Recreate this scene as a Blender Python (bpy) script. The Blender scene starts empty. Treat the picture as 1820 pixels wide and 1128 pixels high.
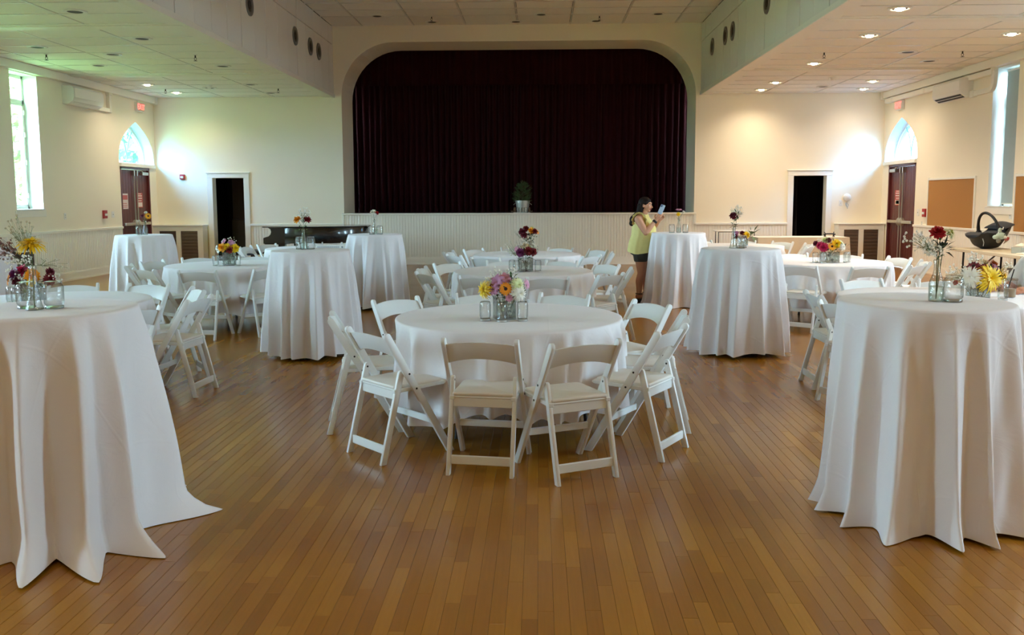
import bpy, bmesh, math, random
from mathutils import Vector, Matrix, Quaternion
from mathutils.geometry import tessellate_polygon

SC = bpy.context.scene
COL = SC.collection
PI = math.pi
def R_(d): return math.radians(d)

# ---------------------------------------------------------------- camera, world, light, exposure
cam_d = bpy.data.cameras.new('camera')
cam = bpy.data.objects.new('camera', cam_d)
COL.objects.link(cam)
cam_d.sensor_width = 36.0
cam_d.lens = 30.46
cam_d.shift_y = -0.0297
cam_d.clip_end = 300
cam.matrix_world = (Matrix.Translation((0, 0, 1.57)) @ Matrix.Rotation(0.03116, 4, 'Z')
                    @ Matrix.Rotation(PI / 2 - 0.10224, 4, 'X') @ Matrix.Rotation(-0.0034, 4, 'Z'))
SC.camera = cam

SC.view_settings.view_transform = 'Standard'
SC.view_settings.look = 'None'
SC.view_settings.gamma = 1.0
SC.view_settings.use_curve_mapping = False
SC.view_settings.exposure = 2.17
SC.cycles.max_bounces = 10
SC.cycles.diffuse_bounces = 6
SC.cycles.glossy_bounces = 4
SC.cycles.transparent_max_bounces = 24
SC.cycles.transmission_bounces = 6
SC.cycles.caustics_reflective = False
SC.cycles.caustics_refractive = False
SC.cycles.sample_clamp_indirect = 1.5

world = bpy.data.worlds.new('sky')
SC.world = world
world.use_nodes = True
wn = world.node_tree
wn.nodes.clear()
w_out = wn.nodes.new('ShaderNodeOutputWorld')
w_bg = wn.nodes.new('ShaderNodeBackground')
w_tc = wn.nodes.new('ShaderNodeTexCoord')
w_sep = wn.nodes.new('ShaderNodeSeparateXYZ')
w_rmp = wn.nodes.new('ShaderNodeValToRGB')
w_rmp.color_ramp.elements[0].position = 0.0
w_rmp.color_ramp.elements[0].color = (0.66, 0.86, 1.0, 1)
w_rmp.color_ramp.elements[1].position = 0.9
w_rmp.color_ramp.elements[1].color = (0.50, 0.74, 1.0, 1)
wn.links.new(w_tc.outputs['Generated'], w_sep.inputs[0])
wn.links.new(w_sep.outputs['Z'], w_rmp.inputs[0])
wn.links.new(w_rmp.outputs[0], w_bg.inputs[0])
wn.links.new(w_bg.outputs[0], w_out.inputs[0])
w_bg.inputs[1].default_value = 20.0

XL, XR, YB, YF = -9.14, 8.0, 20.6, -4.0       # inner faces of the hall
ZS, ZC = 3.96, 5.57                            # side ceilings, raised middle ceiling
BL, BR = -4.84, 3.78                           # faces of the two bulkheads
WIN_Y = [15.38, 11.0, 6.6, 2.2]          # centre of each tall window along both side walls
WIN_W, WIN_Z0, WIN_Z1 = 0.82, 1.39, 3.80
REV = 0.36

def portal(x, y, z, sy, sz, inward):
    l = bpy.data.lights.new('window_daylight', 'AREA')
    l.shape = 'RECTANGLE'
    l.size = sz; l.size_y = sy
    l.cycles.is_portal = True
    o = bpy.data.objects.new('window_daylight', l)
    COL.objects.link(o)
    o.location = (x, y, z)
    o.rotation_euler = (0, -PI / 2 if inward > 0 else PI / 2, 0)
for yy in WIN_Y:
    portal(XL - 0.40, yy, (WIN_Z0 + WIN_Z1) / 2, WIN_W, WIN_Z1 - WIN_Z0, 1)
    portal(XR + 0.40, yy, (WIN_Z0 + WIN_Z1) / 2, WIN_W, WIN_Z1 - WIN_Z0, -1)
portal(XL - 0.40, 19.64, 2.83, 1.75, 0.98, 1)
portal(XR + 0.40, 19.64, 2.83, 1.75, 0.98, -1)

# ---------------------------------------------------------------- helpers
class MB:
    def __init__(self):
        self.v = []; self.f = []
    def add(self, vs, fs, M=None):
        b = len(self.v)
        self.v += [tuple(M @ Vector(p)) for p in vs] if M is not None else [tuple(p) for p in vs]
        self.f += [tuple(i + b for i in f) for f in fs]
        return self
    def box(self, x0, x1, y0, y1, z0, z1, M=None):
        vs = [(x, y, z) for x in (x0, x1) for y in (y0, y1) for z in (z0, z1)]
        return self.add(vs, [(0, 1, 3, 2), (4, 6, 7, 5), (0, 4, 5, 1), (2, 3, 7, 6), (0, 2, 6, 4), (1, 5, 7, 3)], M)
    def bar(self, a, b, w, t, up=(0, 0, 1), M=None):
        a, b = Vector(a), Vector(b); d = (b - a).normalized(); up = Vector(up)
        s = d.cross(up)
        s = s.normalized() if s.length > 1e-4 else Vector((1, 0, 0))
        u = s.cross(d)
        vs = []
        for p in (a, b):
            for i, j in ((-1, -1), (1, -1), (1, 1), (-1, 1)):
                vs.append(p + s * (i * w / 2) + u * (j * t / 2))
        return self.add(vs, [(3, 2, 1, 0), (4, 5, 6, 7), (0, 1, 5, 4), (1, 2, 6, 5), (2, 3, 7, 6), (3, 0, 4, 7)], M)
    def prism(self, poly, lo, hi, axis='x', M=None):
        n = len(poly)
        def P(p, h):
            return (h, p[0], p[1]) if axis == 'x' else (p[0], h, p[1]) if axis == 'y' else (p[0], p[1], h)
        vs = [P(p, lo) for p in poly] + [P(p, hi) for p in poly]
        fs = [tuple(range(n))[::-1], tuple(range(n, 2 * n))] + [(i, (i + 1) % n, n + (i + 1) % n, n + i) for i in range(n)]
        return self.add(vs, fs, M)
    def tube(self, pts, r, seg=8, M=None, cap=True):
        pts = [Vector(p) for p in pts]
        n = len(pts)
        rs = r if isinstance(r, (list, tuple)) else [r] * n
        vs = []; prev = None
        for i, p in enumerate(pts):
            t = (pts[min(i + 1, n - 1)] - pts[max(i - 1, 0)])
            t = t.normalized() if t.length > 1e-9 else Vector((0, 0, 1))
            if prev is None:
                a = t.orthogonal().normalized()
            else:
                a = prev - t * prev.dot(t)
                a = a.normalized() if a.length > 1e-6 else t.orthogonal().normalized()
            prev = a; b = t.cross(a)
            for k in range(seg):
                g = 2 * PI * k / seg
                vs.append(p + (a * math.cos(g) + b * math.sin(g)) * rs[i])
        fs = [(i * seg + k, i * seg + (k + 1) % seg, (i + 1) * seg + (k + 1) % seg, (i + 1) * seg + k) for i in range(n - 1) for k in range(seg)]
        if cap:
            fs += [tuple(range(seg))[::-1], tuple((n - 1) * seg + k for k in range(seg))]
        return self.add(vs, fs, M)
    def lathe(self, prof, seg=20, M=None, sq=0.0):
        """prof: (radius, z) list; sq > 0 squares the section off."""
        vs = []; n = len(prof)
        for r, z in prof:
            for k in range(seg):
                g = 2 * PI * k / seg
                c, s = math.cos(g), math.sin(g)
                m = 1.0
                if sq:
                    q = (abs(c) ** 6 + abs(s) ** 6) ** (-1 / 6)
                    m = 1 + (q - 1) * sq
                vs.append((r * c * m, r * s * m, z))
        fs = [(i * seg + k, i * seg + (k + 1) % seg, (i + 1) * seg + (k + 1) % seg, (i + 1) * seg + k) for i in range(n - 1) for k in range(seg)]
        if prof[0][0] > 1e-6: fs.append(tuple(range(seg))[::-1])
        if prof[-1][0] > 1e-6: fs.append(tuple((n - 1) * seg + k for k in range(seg)))
        return self.add(vs, fs, M)
    def ball(self, c, r, seg=12, rings=8, M=None):
        rx, ry, rz = r if isinstance(r, (tuple, list)) else (r, r, r)
        vs = [(c[0], c[1], c[2] - rz)]
        for i in range(1, rings):
            a = -PI / 2 + PI * i / rings
            for k in range(seg):
                g = 2 * PI * k / seg
                vs.append((c[0] + rx * math.cos(a) * math.cos(g), c[1] + ry * math.cos(a) * math.sin(g), c[2] + rz * math.sin(a)))
        vs.append((c[0], c[1], c[2] + rz))
        L = len(vs) - 1
        fs = [(0, 1 + (k + 1) % seg, 1 + k) for k in range(seg)]
        for i in range(rings - 2):
            b = 1 + i * seg
            fs += [(b + k, b + (k + 1) % seg, b + seg + (k + 1) % seg, b + seg + k) for k in range(seg)]
        b = 1 + (rings - 2) * seg
        fs += [(b + k, b + (k + 1) % seg, L) for k in range(seg)]
        return self.add(vs, fs, M)
    def mesh(self, name, smooth=False, bevel=0.0, seg=1, merge=False):
        me = bpy.data.meshes.new(name)
        me.from_pydata(self.v, [], self.f)
        bm = bmesh.new(); bm.from_mesh(me)
        if merge:
            bmesh.ops.remove_doubles(bm, verts=bm.verts, dist=1e-5)
        if bevel:
            es = [e for e in bm.edges if len(e.link_faces) == 2 and e.calc_face_angle(0) > 0.5]
            bmesh.ops.bevel(bm, geom=es, offset=bevel, segments=seg, affect='EDGES', profile=0.5, clamp_overlap=True)
        bmesh.ops.recalc_face_normals(bm, faces=bm.faces)
        bm.to_mesh(me); bm.free()
        if smooth:
            for p in me.polygons: p.use_smooth = True
            me.set_sharp_from_angle(angle=R_(smooth if smooth is not True else 40))
        return me

def link(name, me, mat=None, parent=None, M=None):
    o = bpy.data.objects.new(name, me)
    COL.objects.link(o)
    if mat is not None and me is not None and len(me.materials) == 0:
        me.materials.append(mat)
    if parent is not None: o.parent = parent
    if M is not None: o.matrix_basis = M
    return o
def obj(name, mb, mat, parent=None, smooth=False, bevel=0.0, seg=1, M=None, merge=False):
    return link(name, mb.mesh(name, smooth, bevel, seg, merge), mat, parent, M)
def thing(name, label, cat, loc=(0, 0, 0), rz=0.0, group=None):
    o = bpy.data.objects.new(name, None)
    o.empty_display_size = 0.1
    COL.objects.link(o)
    o.location = loc; o.rotation_euler = (0, 0, rz)
    return tag(o, label, cat, group)
def tag(o, label=None, cat=None, group=None, kind=None):
    if label: o['label'] = label
    if cat: o['category'] = cat
    if group: o['group'] = group
    if kind: o['kind'] = kind
    return o
def struct(name, mb, mat, parent=None, **k):
    o = obj(name, mb, mat, parent, **k)
    o['kind'] = 'structure'
    return o
def TR(x, y, z, rz=0.0, s=1.0):
    return Matrix.Translation((x, y, z)) @ Matrix.Rotation(rz, 4, 'Z') @ Matrix.Scale(s, 4)
def aim(loc, d, s=1.0, spin=0.0):
    """frame at loc whose +Z points along d"""
    q = Vector((0, 0, 1)).rotation_difference(Vector(d).normalized())
    return Matrix.Translation(loc) @ q.to_matrix().to_4x4() @ Matrix.Rotation(spin, 4, 'Z') @ Matrix.Scale(s, 4)

# ---------------------------------------------------------------- materials
def new_mat(name):
    m = bpy.data.materials.new(name); m.use_nodes = True
    nt = m.node_tree
    return m, nt, nt.nodes['Principled BSDF']
def srgb(r, g, b):
    f = lambda c: (c / 255 / 12.92) if c <= 10 else ((c / 255 + 0.055) / 1.055) ** 2.4
    return (f(r), f(g), f(b))
def mat(name, col, rough=0.6, metal=0.0, var=0.06, scale=8.0, bump=0.0, bscale=200.0, spec=0.5, coat=0.0, sheen=0.0, objrand=0.0, trans=0.0):
    """a plain surface: colour broken by noise, optional fine relief"""
    m, nt, b = new_mat(name)
    tc = nt.nodes.new('ShaderNodeTexCoord')
    nz = nt.nodes.new('ShaderNodeTexNoise')
    nz.inputs['Scale'].default_value = scale; nz.inputs['Detail'].default_value = 3
    nt.links.new(tc.outputs['Object'], nz.inputs['Vector'])
    mr = nt.nodes.new('ShaderNodeMapRange')
    mr.inputs['To Min'].default_value = 1 - var; mr.inputs['To Max'].default_value = 1 + var
    nt.links.new(nz.outputs[0], mr.inputs['Value'])
    hs = nt.nodes.new('ShaderNodeHueSaturation')
    hs.inputs['Color'].default_value = (*col, 1)
    if objrand:
        oi = nt.nodes.new('ShaderNodeObjectInfo')
        m2 = nt.nodes.new('ShaderNodeMapRange')
        m2.inputs['To Min'].default_value = 1 - objrand; m2.inputs['To Max'].default_value = 1 + objrand
        nt.links.new(oi.outputs['Random'], m2.inputs['Value'])
        mm = nt.nodes.new('ShaderNodeMath'); mm.operation = 'MULTIPLY'
        nt.links.new(mr.outputs[0], mm.inputs[0]); nt.links.new(m2.outputs[0], mm.inputs[1])
        nt.links.new(mm.outputs[0], hs.inputs['Value'])
    else:
        nt.links.new(mr.outputs[0], hs.inputs['Value'])
    nt.links.new(hs.outputs[0], b.inputs['Base Color'])
    b.inputs['Roughness'].default_value = rough
    b.inputs['Metallic'].default_value = metal
    b.inputs['Specular IOR Level'].default_value = spec
    if coat:
        b.inputs['Coat Weight'].default_value = coat; b.inputs['Coat Roughness'].default_value = 0.08
    if sheen:
        b.inputs['Sheen Weight'].default_value = sheen
    if trans:
        b.inputs['Subsurface Weight'].default_value = 0
    if bump:
        n2 = nt.nodes.new('ShaderNodeTexNoise')
        n2.inputs['Scale'].default_value = bscale; n2.inputs['Detail'].default_value = 2
        nt.links.new(tc.outputs['Object'], n2.inputs['Vector'])
        bp = nt.nodes.new('ShaderNodeBump')
        bp.inputs['Strength'].default_value = bump; bp.inputs['Distance'].default_value = 0.002
        nt.links.new(n2.outputs[0], bp.inputs['Height'])
        nt.links.new(bp.outputs[0], b.inputs['Normal'])
    return m
def emit_mat(name, col, power):
    m, nt, b = new_mat(name)
    b.inputs['Base Color'].default_value = (*col, 1)
    b.inputs['Emission Color'].default_value = (*col, 1)
    b.inputs['Emission Strength'].default_value = power
    nz = nt.nodes.new('ShaderNodeTexNoise'); nz.inputs['Scale'].default_value = 30
    mr = nt.nodes.new('ShaderNodeMapRange'); mr.inputs['To Min'].default_value = 0.25; mr.inputs['To Max'].default_value = 0.4
    nt.links.new(nz.outputs[0], mr.inputs['Value']); nt.links.new(mr.outputs[0], b.inputs['Roughness'])
    return m
def glass_mat(name, tint, edge, gloss=0.12, bump=0.0, bscale=60.0, rough=0.03):
    """thin clear glass: light goes straight through, rims darken, the surface reflects"""
    m, nt, b = new_mat(name)
    nt.nodes.remove(b)
    out = nt.nodes['Material Output']
    tr = nt.nodes.new('ShaderNodeBsdfTransparent')
    gl = nt.nodes.new('ShaderNodeBsdfGlossy'); gl.inputs['Roughness'].default_value = rough
    lw = nt.nodes.new('ShaderNodeLayerWeight'); lw.inputs['Blend'].default_value = 0.35
    mx = nt.nodes.new('ShaderNodeMix'); mx.data_type = 'RGBA'
    mx.inputs[6].default_value = (*tint, 1); mx.inputs[7].default_value = (*edge, 1)
    nt.links.new(lw.outputs['Facing'], mx.inputs[0]); nt.links.new(mx.outputs[2], tr.inputs['Color'])
    fr = nt.nodes.new('ShaderNodeLayerWeight'); fr.inputs['Blend'].default_value = 0.5
    pw = nt.nodes.new('ShaderNodeMath'); pw.operation = 'POWER'; pw.inputs[1].default_value = 4.0
    nt.links.new(fr.outputs['Facing'], pw.inputs[0])
    ma = nt.nodes.new('ShaderNodeMath'); ma.operation = 'MULTIPLY_ADD'
    ma.inputs[1].default_value = 0.6; ma.inputs[2].default_value = gloss; ma.use_clamp = True
    nt.links.new(pw.outputs[0], ma.inputs[0])
    ms = nt.nodes.new('ShaderNodeMixShader')
    nt.links.new(ma.outputs[0], ms.inputs[0]); nt.links.new(tr.outputs[0], ms.inputs[1]); nt.links.new(gl.outputs[0], ms.inputs[2])
    nt.links.new(ms.outputs[0], out.inputs['Surface'])
    if bump:
        tc = nt.nodes.new('ShaderNodeTexCoord')
        nz = nt.nodes.new('ShaderNodeTexNoise'); nz.inputs['Scale'].default_value = bscale
        nt.links.new(tc.outputs['Object'], nz.inputs['Vector'])
        bp = nt.nodes.new('ShaderNodeBump'); bp.inputs['Strength'].default_value = bump; bp.inputs['Distance'].default_value = 0.01
        nt.links.new(nz.outputs[0], bp.inputs['Height'])
        for n in (gl, lw, fr): nt.links.new(bp.outputs[0], n.inputs['Normal'])
    return m
def wood_floor(name, island):
    m, nt, b = new_mat(name)
    geo = nt.nodes.new('ShaderNodeNewGeometry')
    if island:
        rnd = geo.outputs['Random Per Island']
    else:
        oi = nt.nodes.new('ShaderNodeObjectInfo'); rnd = oi.outputs['Random']
    ramp = nt.nodes.new('ShaderNodeValToRGB')
    e = ramp.color_ramp.elements
    e[0].position = 0.0; e[0].color = (*srgb(140, 90, 22), 1)
    e[1].position = 1.0; e[1].color = (*srgb(168, 115, 34), 1)
    for pos, c in ((0.12, (147, 95, 24)), (0.45, (153, 101, 27)), (0.8, (159, 107, 30))):
        x = e.new(pos); x.color = (*srgb(*c), 1)
    nt.links.new(rnd, ramp.inputs[0])
    mp = nt.nodes.new('ShaderNodeMapping'); mp.inputs['Scale'].default_value = (55, 2.2, 1)
    ad = nt.nodes.new('ShaderNodeVectorMath'); ad.operation = 'ADD'
    cb = nt.nodes.new('ShaderNodeCombineXYZ')
    ml = nt.nodes.new('ShaderNodeMath'); ml.operation = 'MULTIPLY'; ml.inputs[1].default_value = 37.0
    nt.links.new(rnd, ml.inputs[0]); nt.links.new(ml.outputs[0], cb.inputs[1])
    nt.links.new(geo.outputs['Position'], ad.inputs[0]); nt.links.new(cb.outputs[0], ad.inputs[1])
    nt.links.new(ad.outputs[0], mp.inputs['Vector'])
    nz = nt.nodes.new('ShaderNodeTexNoise'); nz.inputs['Scale'].default_value = 1.6; nz.inputs['Detail'].default_value = 5; nz.inputs['Roughness'].default_value = 0.65
    nt.links.new(mp.outputs[0], nz.inputs['Vector'])
    mr = nt.nodes.new('ShaderNodeMapRange'); mr.inputs['To Min'].default_value = 0.84; mr.inputs['To Max'].default_value = 1.12
    nt.links.new(nz.outputs[0], mr.inputs['Value'])
    hs = nt.nodes.new('ShaderNodeHueSaturation'); nt.links.new(mr.outputs[0], hs.inputs['Value'])
    nt.links.new(ramp.outputs[0], hs.inputs['Color']); nt.links.new(hs.outputs[0], b.inputs['Base Color'])
    n2 = nt.nodes.new('ShaderNodeTexNoise'); n2.inputs['Scale'].default_value = 1.3; n2.inputs['Detail'].default_value = 4
    nt.links.new(geo.outputs['Position'], n2.inputs['Vector'])
    m3 = nt.nodes.new('ShaderNodeMapRange'); m3.inputs['To Min'].default_value = 0.20; m3.inputs['To Max'].default_value = 0.28
    nt.links.new(n2.outputs[0], m3.inputs['Value']); nt.links.new(m3.outputs[0], b.inputs['Roughness'])
    b.inputs['Specular IOR Level'].default_value = 0.6
    return m
def cloth_mat(name, col, fold=0.75):
    """table linen: fine weave, soft wrinkles and the square pattern of ironed-in creases"""
    m, nt, b = new_mat(name)
    tc = nt.nodes.new('ShaderNodeTexCoord')
    b.inputs['Base Color'].default_value = (*col, 1)
    b.inputs['Roughness'].default_value = 0.85
    b.inputs['Sheen Weight'].default_value = 0.15
    b.inputs['Specular IOR Level'].default_value = 0.2
    nz = nt.nodes.new('ShaderNodeTexNoise'); nz.inputs['Scale'].default_value = 5; nz.inputs['Detail'].default_value = 4; nz.inputs['Distortion'].default_value = 1.5
    nt.links.new(tc.outputs['Object'], nz.inputs['Vector'])
    sp = nt.nodes.new('ShaderNodeSeparateXYZ'); nt.links.new(tc.outputs['UV'], sp.inputs[0])
    parts = []
    for k in (0, 1):
        a = nt.nodes.new('ShaderNodeMath'); a.operation = 'PINGPONG'; a.inputs[1].default_value = fold / 2
        ad = nt.nodes.new('ShaderNodeMath'); ad.operation = 'ADD'; ad.inputs[1].default_value = 10 + fold * 0.3
        nt.links.new(sp.outputs[k], ad.inputs[0]); nt.links.new(ad.outputs[0], a.inputs[0])
        mr = nt.nodes.new('ShaderNodeMapRange'); mr.interpolation_type = 'SMOOTHSTEP'
        mr.inputs['From Min'].default_value = 0; mr.inputs['From Max'].default_value = 0.012
        mr.inputs['To Min'].default_value = 1; mr.inputs['To Max'].default_value = 0
        nt.links.new(a.outputs[0], mr.inputs['Value']); parts.append(mr)
    mx = nt.nodes.new('ShaderNodeMath'); mx.operation = 'MAXIMUM'
    nt.links.new(parts[0].outputs[0], mx.inputs[0]); nt.links.new(parts[1].outputs[0], mx.inputs[1])
    ma = nt.nodes.new('ShaderNodeMath'); ma.operation = 'MULTIPLY_ADD'; ma.inputs[1].default_value = 0.16
    nt.links.new(mx.outputs[0], ma.inputs[0]); nt.links.new(nz.outputs[0], ma.inputs[2])
    bp = nt.nodes.new('ShaderNodeBump'); bp.inputs['Strength'].default_value = 0.35; bp.inputs['Distance'].default_value = 0.012
    nt.links.new(ma.outputs[0], bp.inputs['Height'])
    wv = nt.nodes.new('ShaderNodeTexNoise'); wv.inputs['Scale'].default_value = 260
    nt.links.new(tc.outputs['Object'], wv.inputs['Vector'])
    b2 = nt.nodes.new('ShaderNodeBump'); b2.inputs['Strength'].default_value = 0.12; b2.inputs['Distance'].default_value = 0.002
    nt.links.new(wv.outputs[0], b2.inputs['Height']); nt.links.new(bp.outputs[0], b2.inputs['Normal'])
    nt.links.new(b2.outputs[0], b.inputs['Normal'])
    return m

M_WALL = mat('cream_wall_paint', srgb(243, 233, 211), 0.75, var=0.025, scale=1.5, bump=0.08, bscale=60)
M_WAIN = mat('ivory_wainscot_paint', srgb(242, 238, 226), 0.55, var=0.02, scale=2)
M_TRIM = mat('white_trim_paint', srgb(238, 234, 222), 0.45, var=0.02)
M_REVEAL = mat('white_window_reveal', srgb(240, 240, 234), 0.6, var=0.02)
M_TILE = mat('speckled_ceiling_tile', srgb(242, 239, 231), 0.85, var=0.05, scale=120, bump=0.35, bscale=90, objrand=0.02)
M_PANEL = mat('bulkhead_panel', srgb(230, 227, 219), 0.8, var=0.05, scale=90, bump=0.3, bscale=80, objrand=0.03)
M_GRID = mat('white_ceiling_grid_metal', srgb(228, 226, 218), 0.3, var=0.02)
M_DARKGAP = mat('dark_joint', srgb(70, 64, 54), 0.9)
M_FLOOR1 = wood_floor('maple_floor_strip', False)
M_FLOOR2 = wood_floor('maple_floor_field', True)
M_SUB = mat('dark_subfloor', srgb(72, 44, 20), 0.8)
M_CLOTH = cloth_mat('white_table_linen', srgb(228, 224, 226))
M_CHAIR = mat('white_resin', srgb(226, 230, 230), 0.38, var=0.03, scale=12, bump=0.05, bscale=40)
M_PAD = mat('white_vinyl_seat', srgb(228, 226, 220), 0.45, var=0.03, bump=0.12, bscale=120)
M_BOLT = mat('dark_bolt', srgb(50, 50, 50), 0.4, metal=0.8)
M_STEEL = mat('dark_steel', srgb(56, 54, 52), 0.4, metal=0.7)
M_CHROME = mat('brushed_chrome', srgb(190, 186, 176), 0.32, metal=0.9)
M_BLACK = mat('black_lacquer', srgb(14, 14, 16), 0.16, var=0.1, coat=0.6)
M_MATTBLACK = mat('matt_black', srgb(24, 24, 25), 0.7)
M_VELVET = mat('burgundy_velvet', srgb(38, 2, 7), 0.95, var=0.25, scale=3, sheen=0.06, spec=0.1)
M_MAROON = mat('maroon_door_paint', srgb(92, 34, 30), 0.4, var=0.06, scale=4)
M_CORK = mat('corkboard', srgb(174, 122, 66), 0.9, var=0.10, scale=60, bump=0.3, bscale=150)
M_GLASS = glass_mat('clear_window_glass', (0.87, 0.95, 0.97), (0.80, 0.89, 0.92), 0.03)
M_ARCHGLASS = glass_mat('spill_tinting_arch_glass', (0.46, 0.70, 0.88), (0.44, 0.66, 0.84), 0.03)  # blue tint added to dim and cool the daylight spilling in
M_JAR = glass_mat('embossed_jar_glass', (0.955, 0.97, 0.965), (0.42, 0.47, 0.45), 0.13, bump=0.35, bscale=55)
M_BOTTLE = glass_mat('faceted_bottle_glass', (0.95, 0.97, 0.955), (0.38, 0.45, 0.41), 0.14, bump=0.5, bscale=70)
M_WATER = glass_mat('vase_water', (0.86, 0.93, 0.89), (0.6, 0.7, 0.64), 0.05)
M_LID = mat('silver_lid', srgb(205, 205, 200), 0.28, metal=0.85)
M_STEM = mat('green_stem', srgb(60, 84, 40), 0.6, var=0.15)
M_LEAF = mat('green_leaf', srgb(54, 84, 36), 0.5, var=0.25, scale=30)
M_LEAFDK = mat('dark_leaf', srgb(34, 48, 30), 0.5, var=0.2, scale=30)
M_WHITE = mat('white_plastic', srgb(232, 230, 224), 0.4, var=0.02)
M_RED = mat('alarm_red', srgb(168, 36, 34), 0.4)
M_TABLE = mat('beige_laminate', srgb(206, 192, 164), 0.45, var=0.04, scale=40)
M_TABLEGREY = mat('grey_plastic_tabletop', srgb(200, 198, 190), 0.5)
# ---------------------------------------------------------------- room shell
def sheet(name, to3, outer, holes, depth, mat_face, mat_rev=None, parent=None):
    """a solid wall: outline with openings, its openings lined through the wall's thickness"""
    polys = [outer] + holes
    flat = [p for pl in polys for p in pl]
    tris = tessellate_polygon([[Vector((p[0], p[1], 0)) for p in pl] for pl in polys])
    mb = MB()
    n = len(flat)
    mb.v = [to3(p[0], p[1], 0.0) for p in flat] + [to3(p[0], p[1], depth) for p in flat]
    for t in tris:
        mb.f.append(tuple(t)); mb.f.append(tuple(i + n for i in t)[::-1])
    nface = len(mb.f)
    b = 0
    for pl in polys:
        m = len(pl)
        for i in range(m):
            j = (i + 1) % m
            mb.f.append((b + i, b + j, n + b + j, n + b + i))
        b += m
    me = mb.mesh(name)
    me.materials.append(mat_face)
    me.materials.append(mat_rev or mat_face)
    for p in me.polygons:
        vs = list(p.vertices)
        side = any(i < n for i in vs) and any(i >= n for i in vs)
        p.material_index = 1 if side else 0
    o = link(name, me, None, parent)
    o['kind'] = 'structure'
    return o
def rect(a, b, c, d): return [(a, c), (b, c), (b, d), (a, d)]
ARCH_Q = 2.63
def arch_pts(c, w, z0, h, n=16):
    """pointed arch: upright at the springing, the two sides meeting at an angle"""
    left = [(c - w * (1 - (i / n) ** ARCH_Q), z0 + h * i / n) for i in range(n + 1)]
    return left + [(2 * c - y, z) for y, z in left[:-1]][::-1]
ARCH_C, ARCH_W, ARCH_Z, ARCH_H = 19.64, 0.86, 2.36, 0.95
DOOR_Y0, DOOR_Y1, DOOR_Z = 18.80, 20.22, 2.29
def side_holes():
    hs = [rect(y - WIN_W / 2, y + WIN_W / 2, WIN_Z0, WIN_Z1) for y in WIN_Y]
    hs.append(rect(DOOR_Y0, DOOR_Y1, 0.002, DOOR_Z))
    hs.append(arch_pts(ARCH_C, ARCH_W, ARCH_Z, ARCH_H))
    return hs
wall_left = sheet('wall_left', lambda a, b, d: (XL - d, a, b), rect(YF, YB, 0, ZC + 0.3), side_holes(), REV, M_WALL, M_REVEAL)
wall_right = sheet('wall_right', lambda a, b, d: (XR + d, a, b), rect(YF, YB, 0, ZC + 0.3), side_holes(), REV, M_WALL, M_REVEAL)
wall_rear = sheet('wall_front', lambda a, b, d: (a, YF - d, b), rect(XL, XR, 0, ZC + 0.3), [], 0.3, M_WALL)
SX0, SX1, SZ0, SZ1, SR = -4.64, 3.65, 1.21, 5.20, 1.25
def stage_outline(n=12):
    p = [(SX0, SZ0), (SX1, SZ0)]
    for i in range(n + 1):
        a = PI / 2 * i / n
        p.append((SX1 - SR + SR * math.cos(a), SZ1 - SR + SR * math.sin(a)))
    for i in range(n + 1):
        a = PI / 2 * i / n
        p.append((SX0 + SR - SR * math.sin(a), SZ1 - SR + SR * math.cos(a)))
    return p
DL0, DL1, DR0, DR1, DBZ = -7.78, -7.03, 5.95, 6.71, 2.07
wall_back = sheet('wall_back', lambda a, b, d: (a, YB + d, b), rect(XL - 0.4, XR + 0.4, 0, ZC + 0.3),
                  [stage_outline(), rect(DL0, DL1, 0.002, DBZ), rect(DR0, DR1, 0.002, DBZ)], 0.2, M_WALL, M_WALL)
mb = MB(); so = stage_outline(); n_ = len(so)
ou = [(SX0 - 0.3, SZ0 - 0.3), (SX1 + 0.3, SZ0 - 0.3)] + [(SX1 + 0.3, z) for x, z in so[2:n_ // 2 + 1]] + [(SX0 - 0.3, z) for x, z in so[n_ // 2 + 1:]]
ou = [(SX0 - 0.4 if x < 0 and i not in () else x, z + 0.35 if z > SZ1 - 0.4 else z) for i, (x, z) in enumerate(ou)]
vs = [(x, YB + 0.2, z) for x, z in so] + [(x, YB + 1.2, z) for x, z in so] + [(x, YB + 0.2, z) for x, z in ou] + [(x, YB + 1.2, z) for x, z in ou]
fs = []
for i in range(n_):
    j = (i + 1) % n_
    if i == 0: continue
    fs += [(i, j, n_ + j, n_ + i), (2 * n_ + i, 3 * n_ + i, 3 * n_ + j, 2 * n_ + j), (n_ + i, n_ + j, 3 * n_ + j, 3 * n_ + i)]
mb.add(vs, fs)
struct('wall_proscenium', mb, M_WALL)

# floor: dark subfloor, strip planks laid along the hall
PW = 0.0605
floor = struct('floor', MB().box(XL - 0.3, XR + 0.3, YF - 0.3, YB + 0.9, -0.25, -0.012), M_SUB)
rng = random.Random(7)
planks = []
nrow = int((XR - XL) / PW) + 1
for i in range(nrow):
    x0 = XL + i * PW
    y = YF - rng.random() * 0.8
    while y < YB:
        L = rng.choice((0.35, 0.45, 0.55, 0.65, 0.75, 0.9, 1.1)) + rng.random() * 0.12
        planks.append((x0 + PW / 2, y, min(L, YB - y), rng.random()))
        y += L
def plank_key(p):
    x, y, L, _ = p
    ym = y + L
    inside = ym > 3.05 and abs(x + 0.03 * ym) < 0.62 * max(ym, 3.05) + 0.05 and y < 8
    hid = math.hypot(x + 2.33, y - 4.0) < 0.5 or math.hypot(x - 1.88, y - 4.3) < 0.45
    return (0 if inside and not hid else 1, ym)
planks.sort(key=plank_key)
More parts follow.
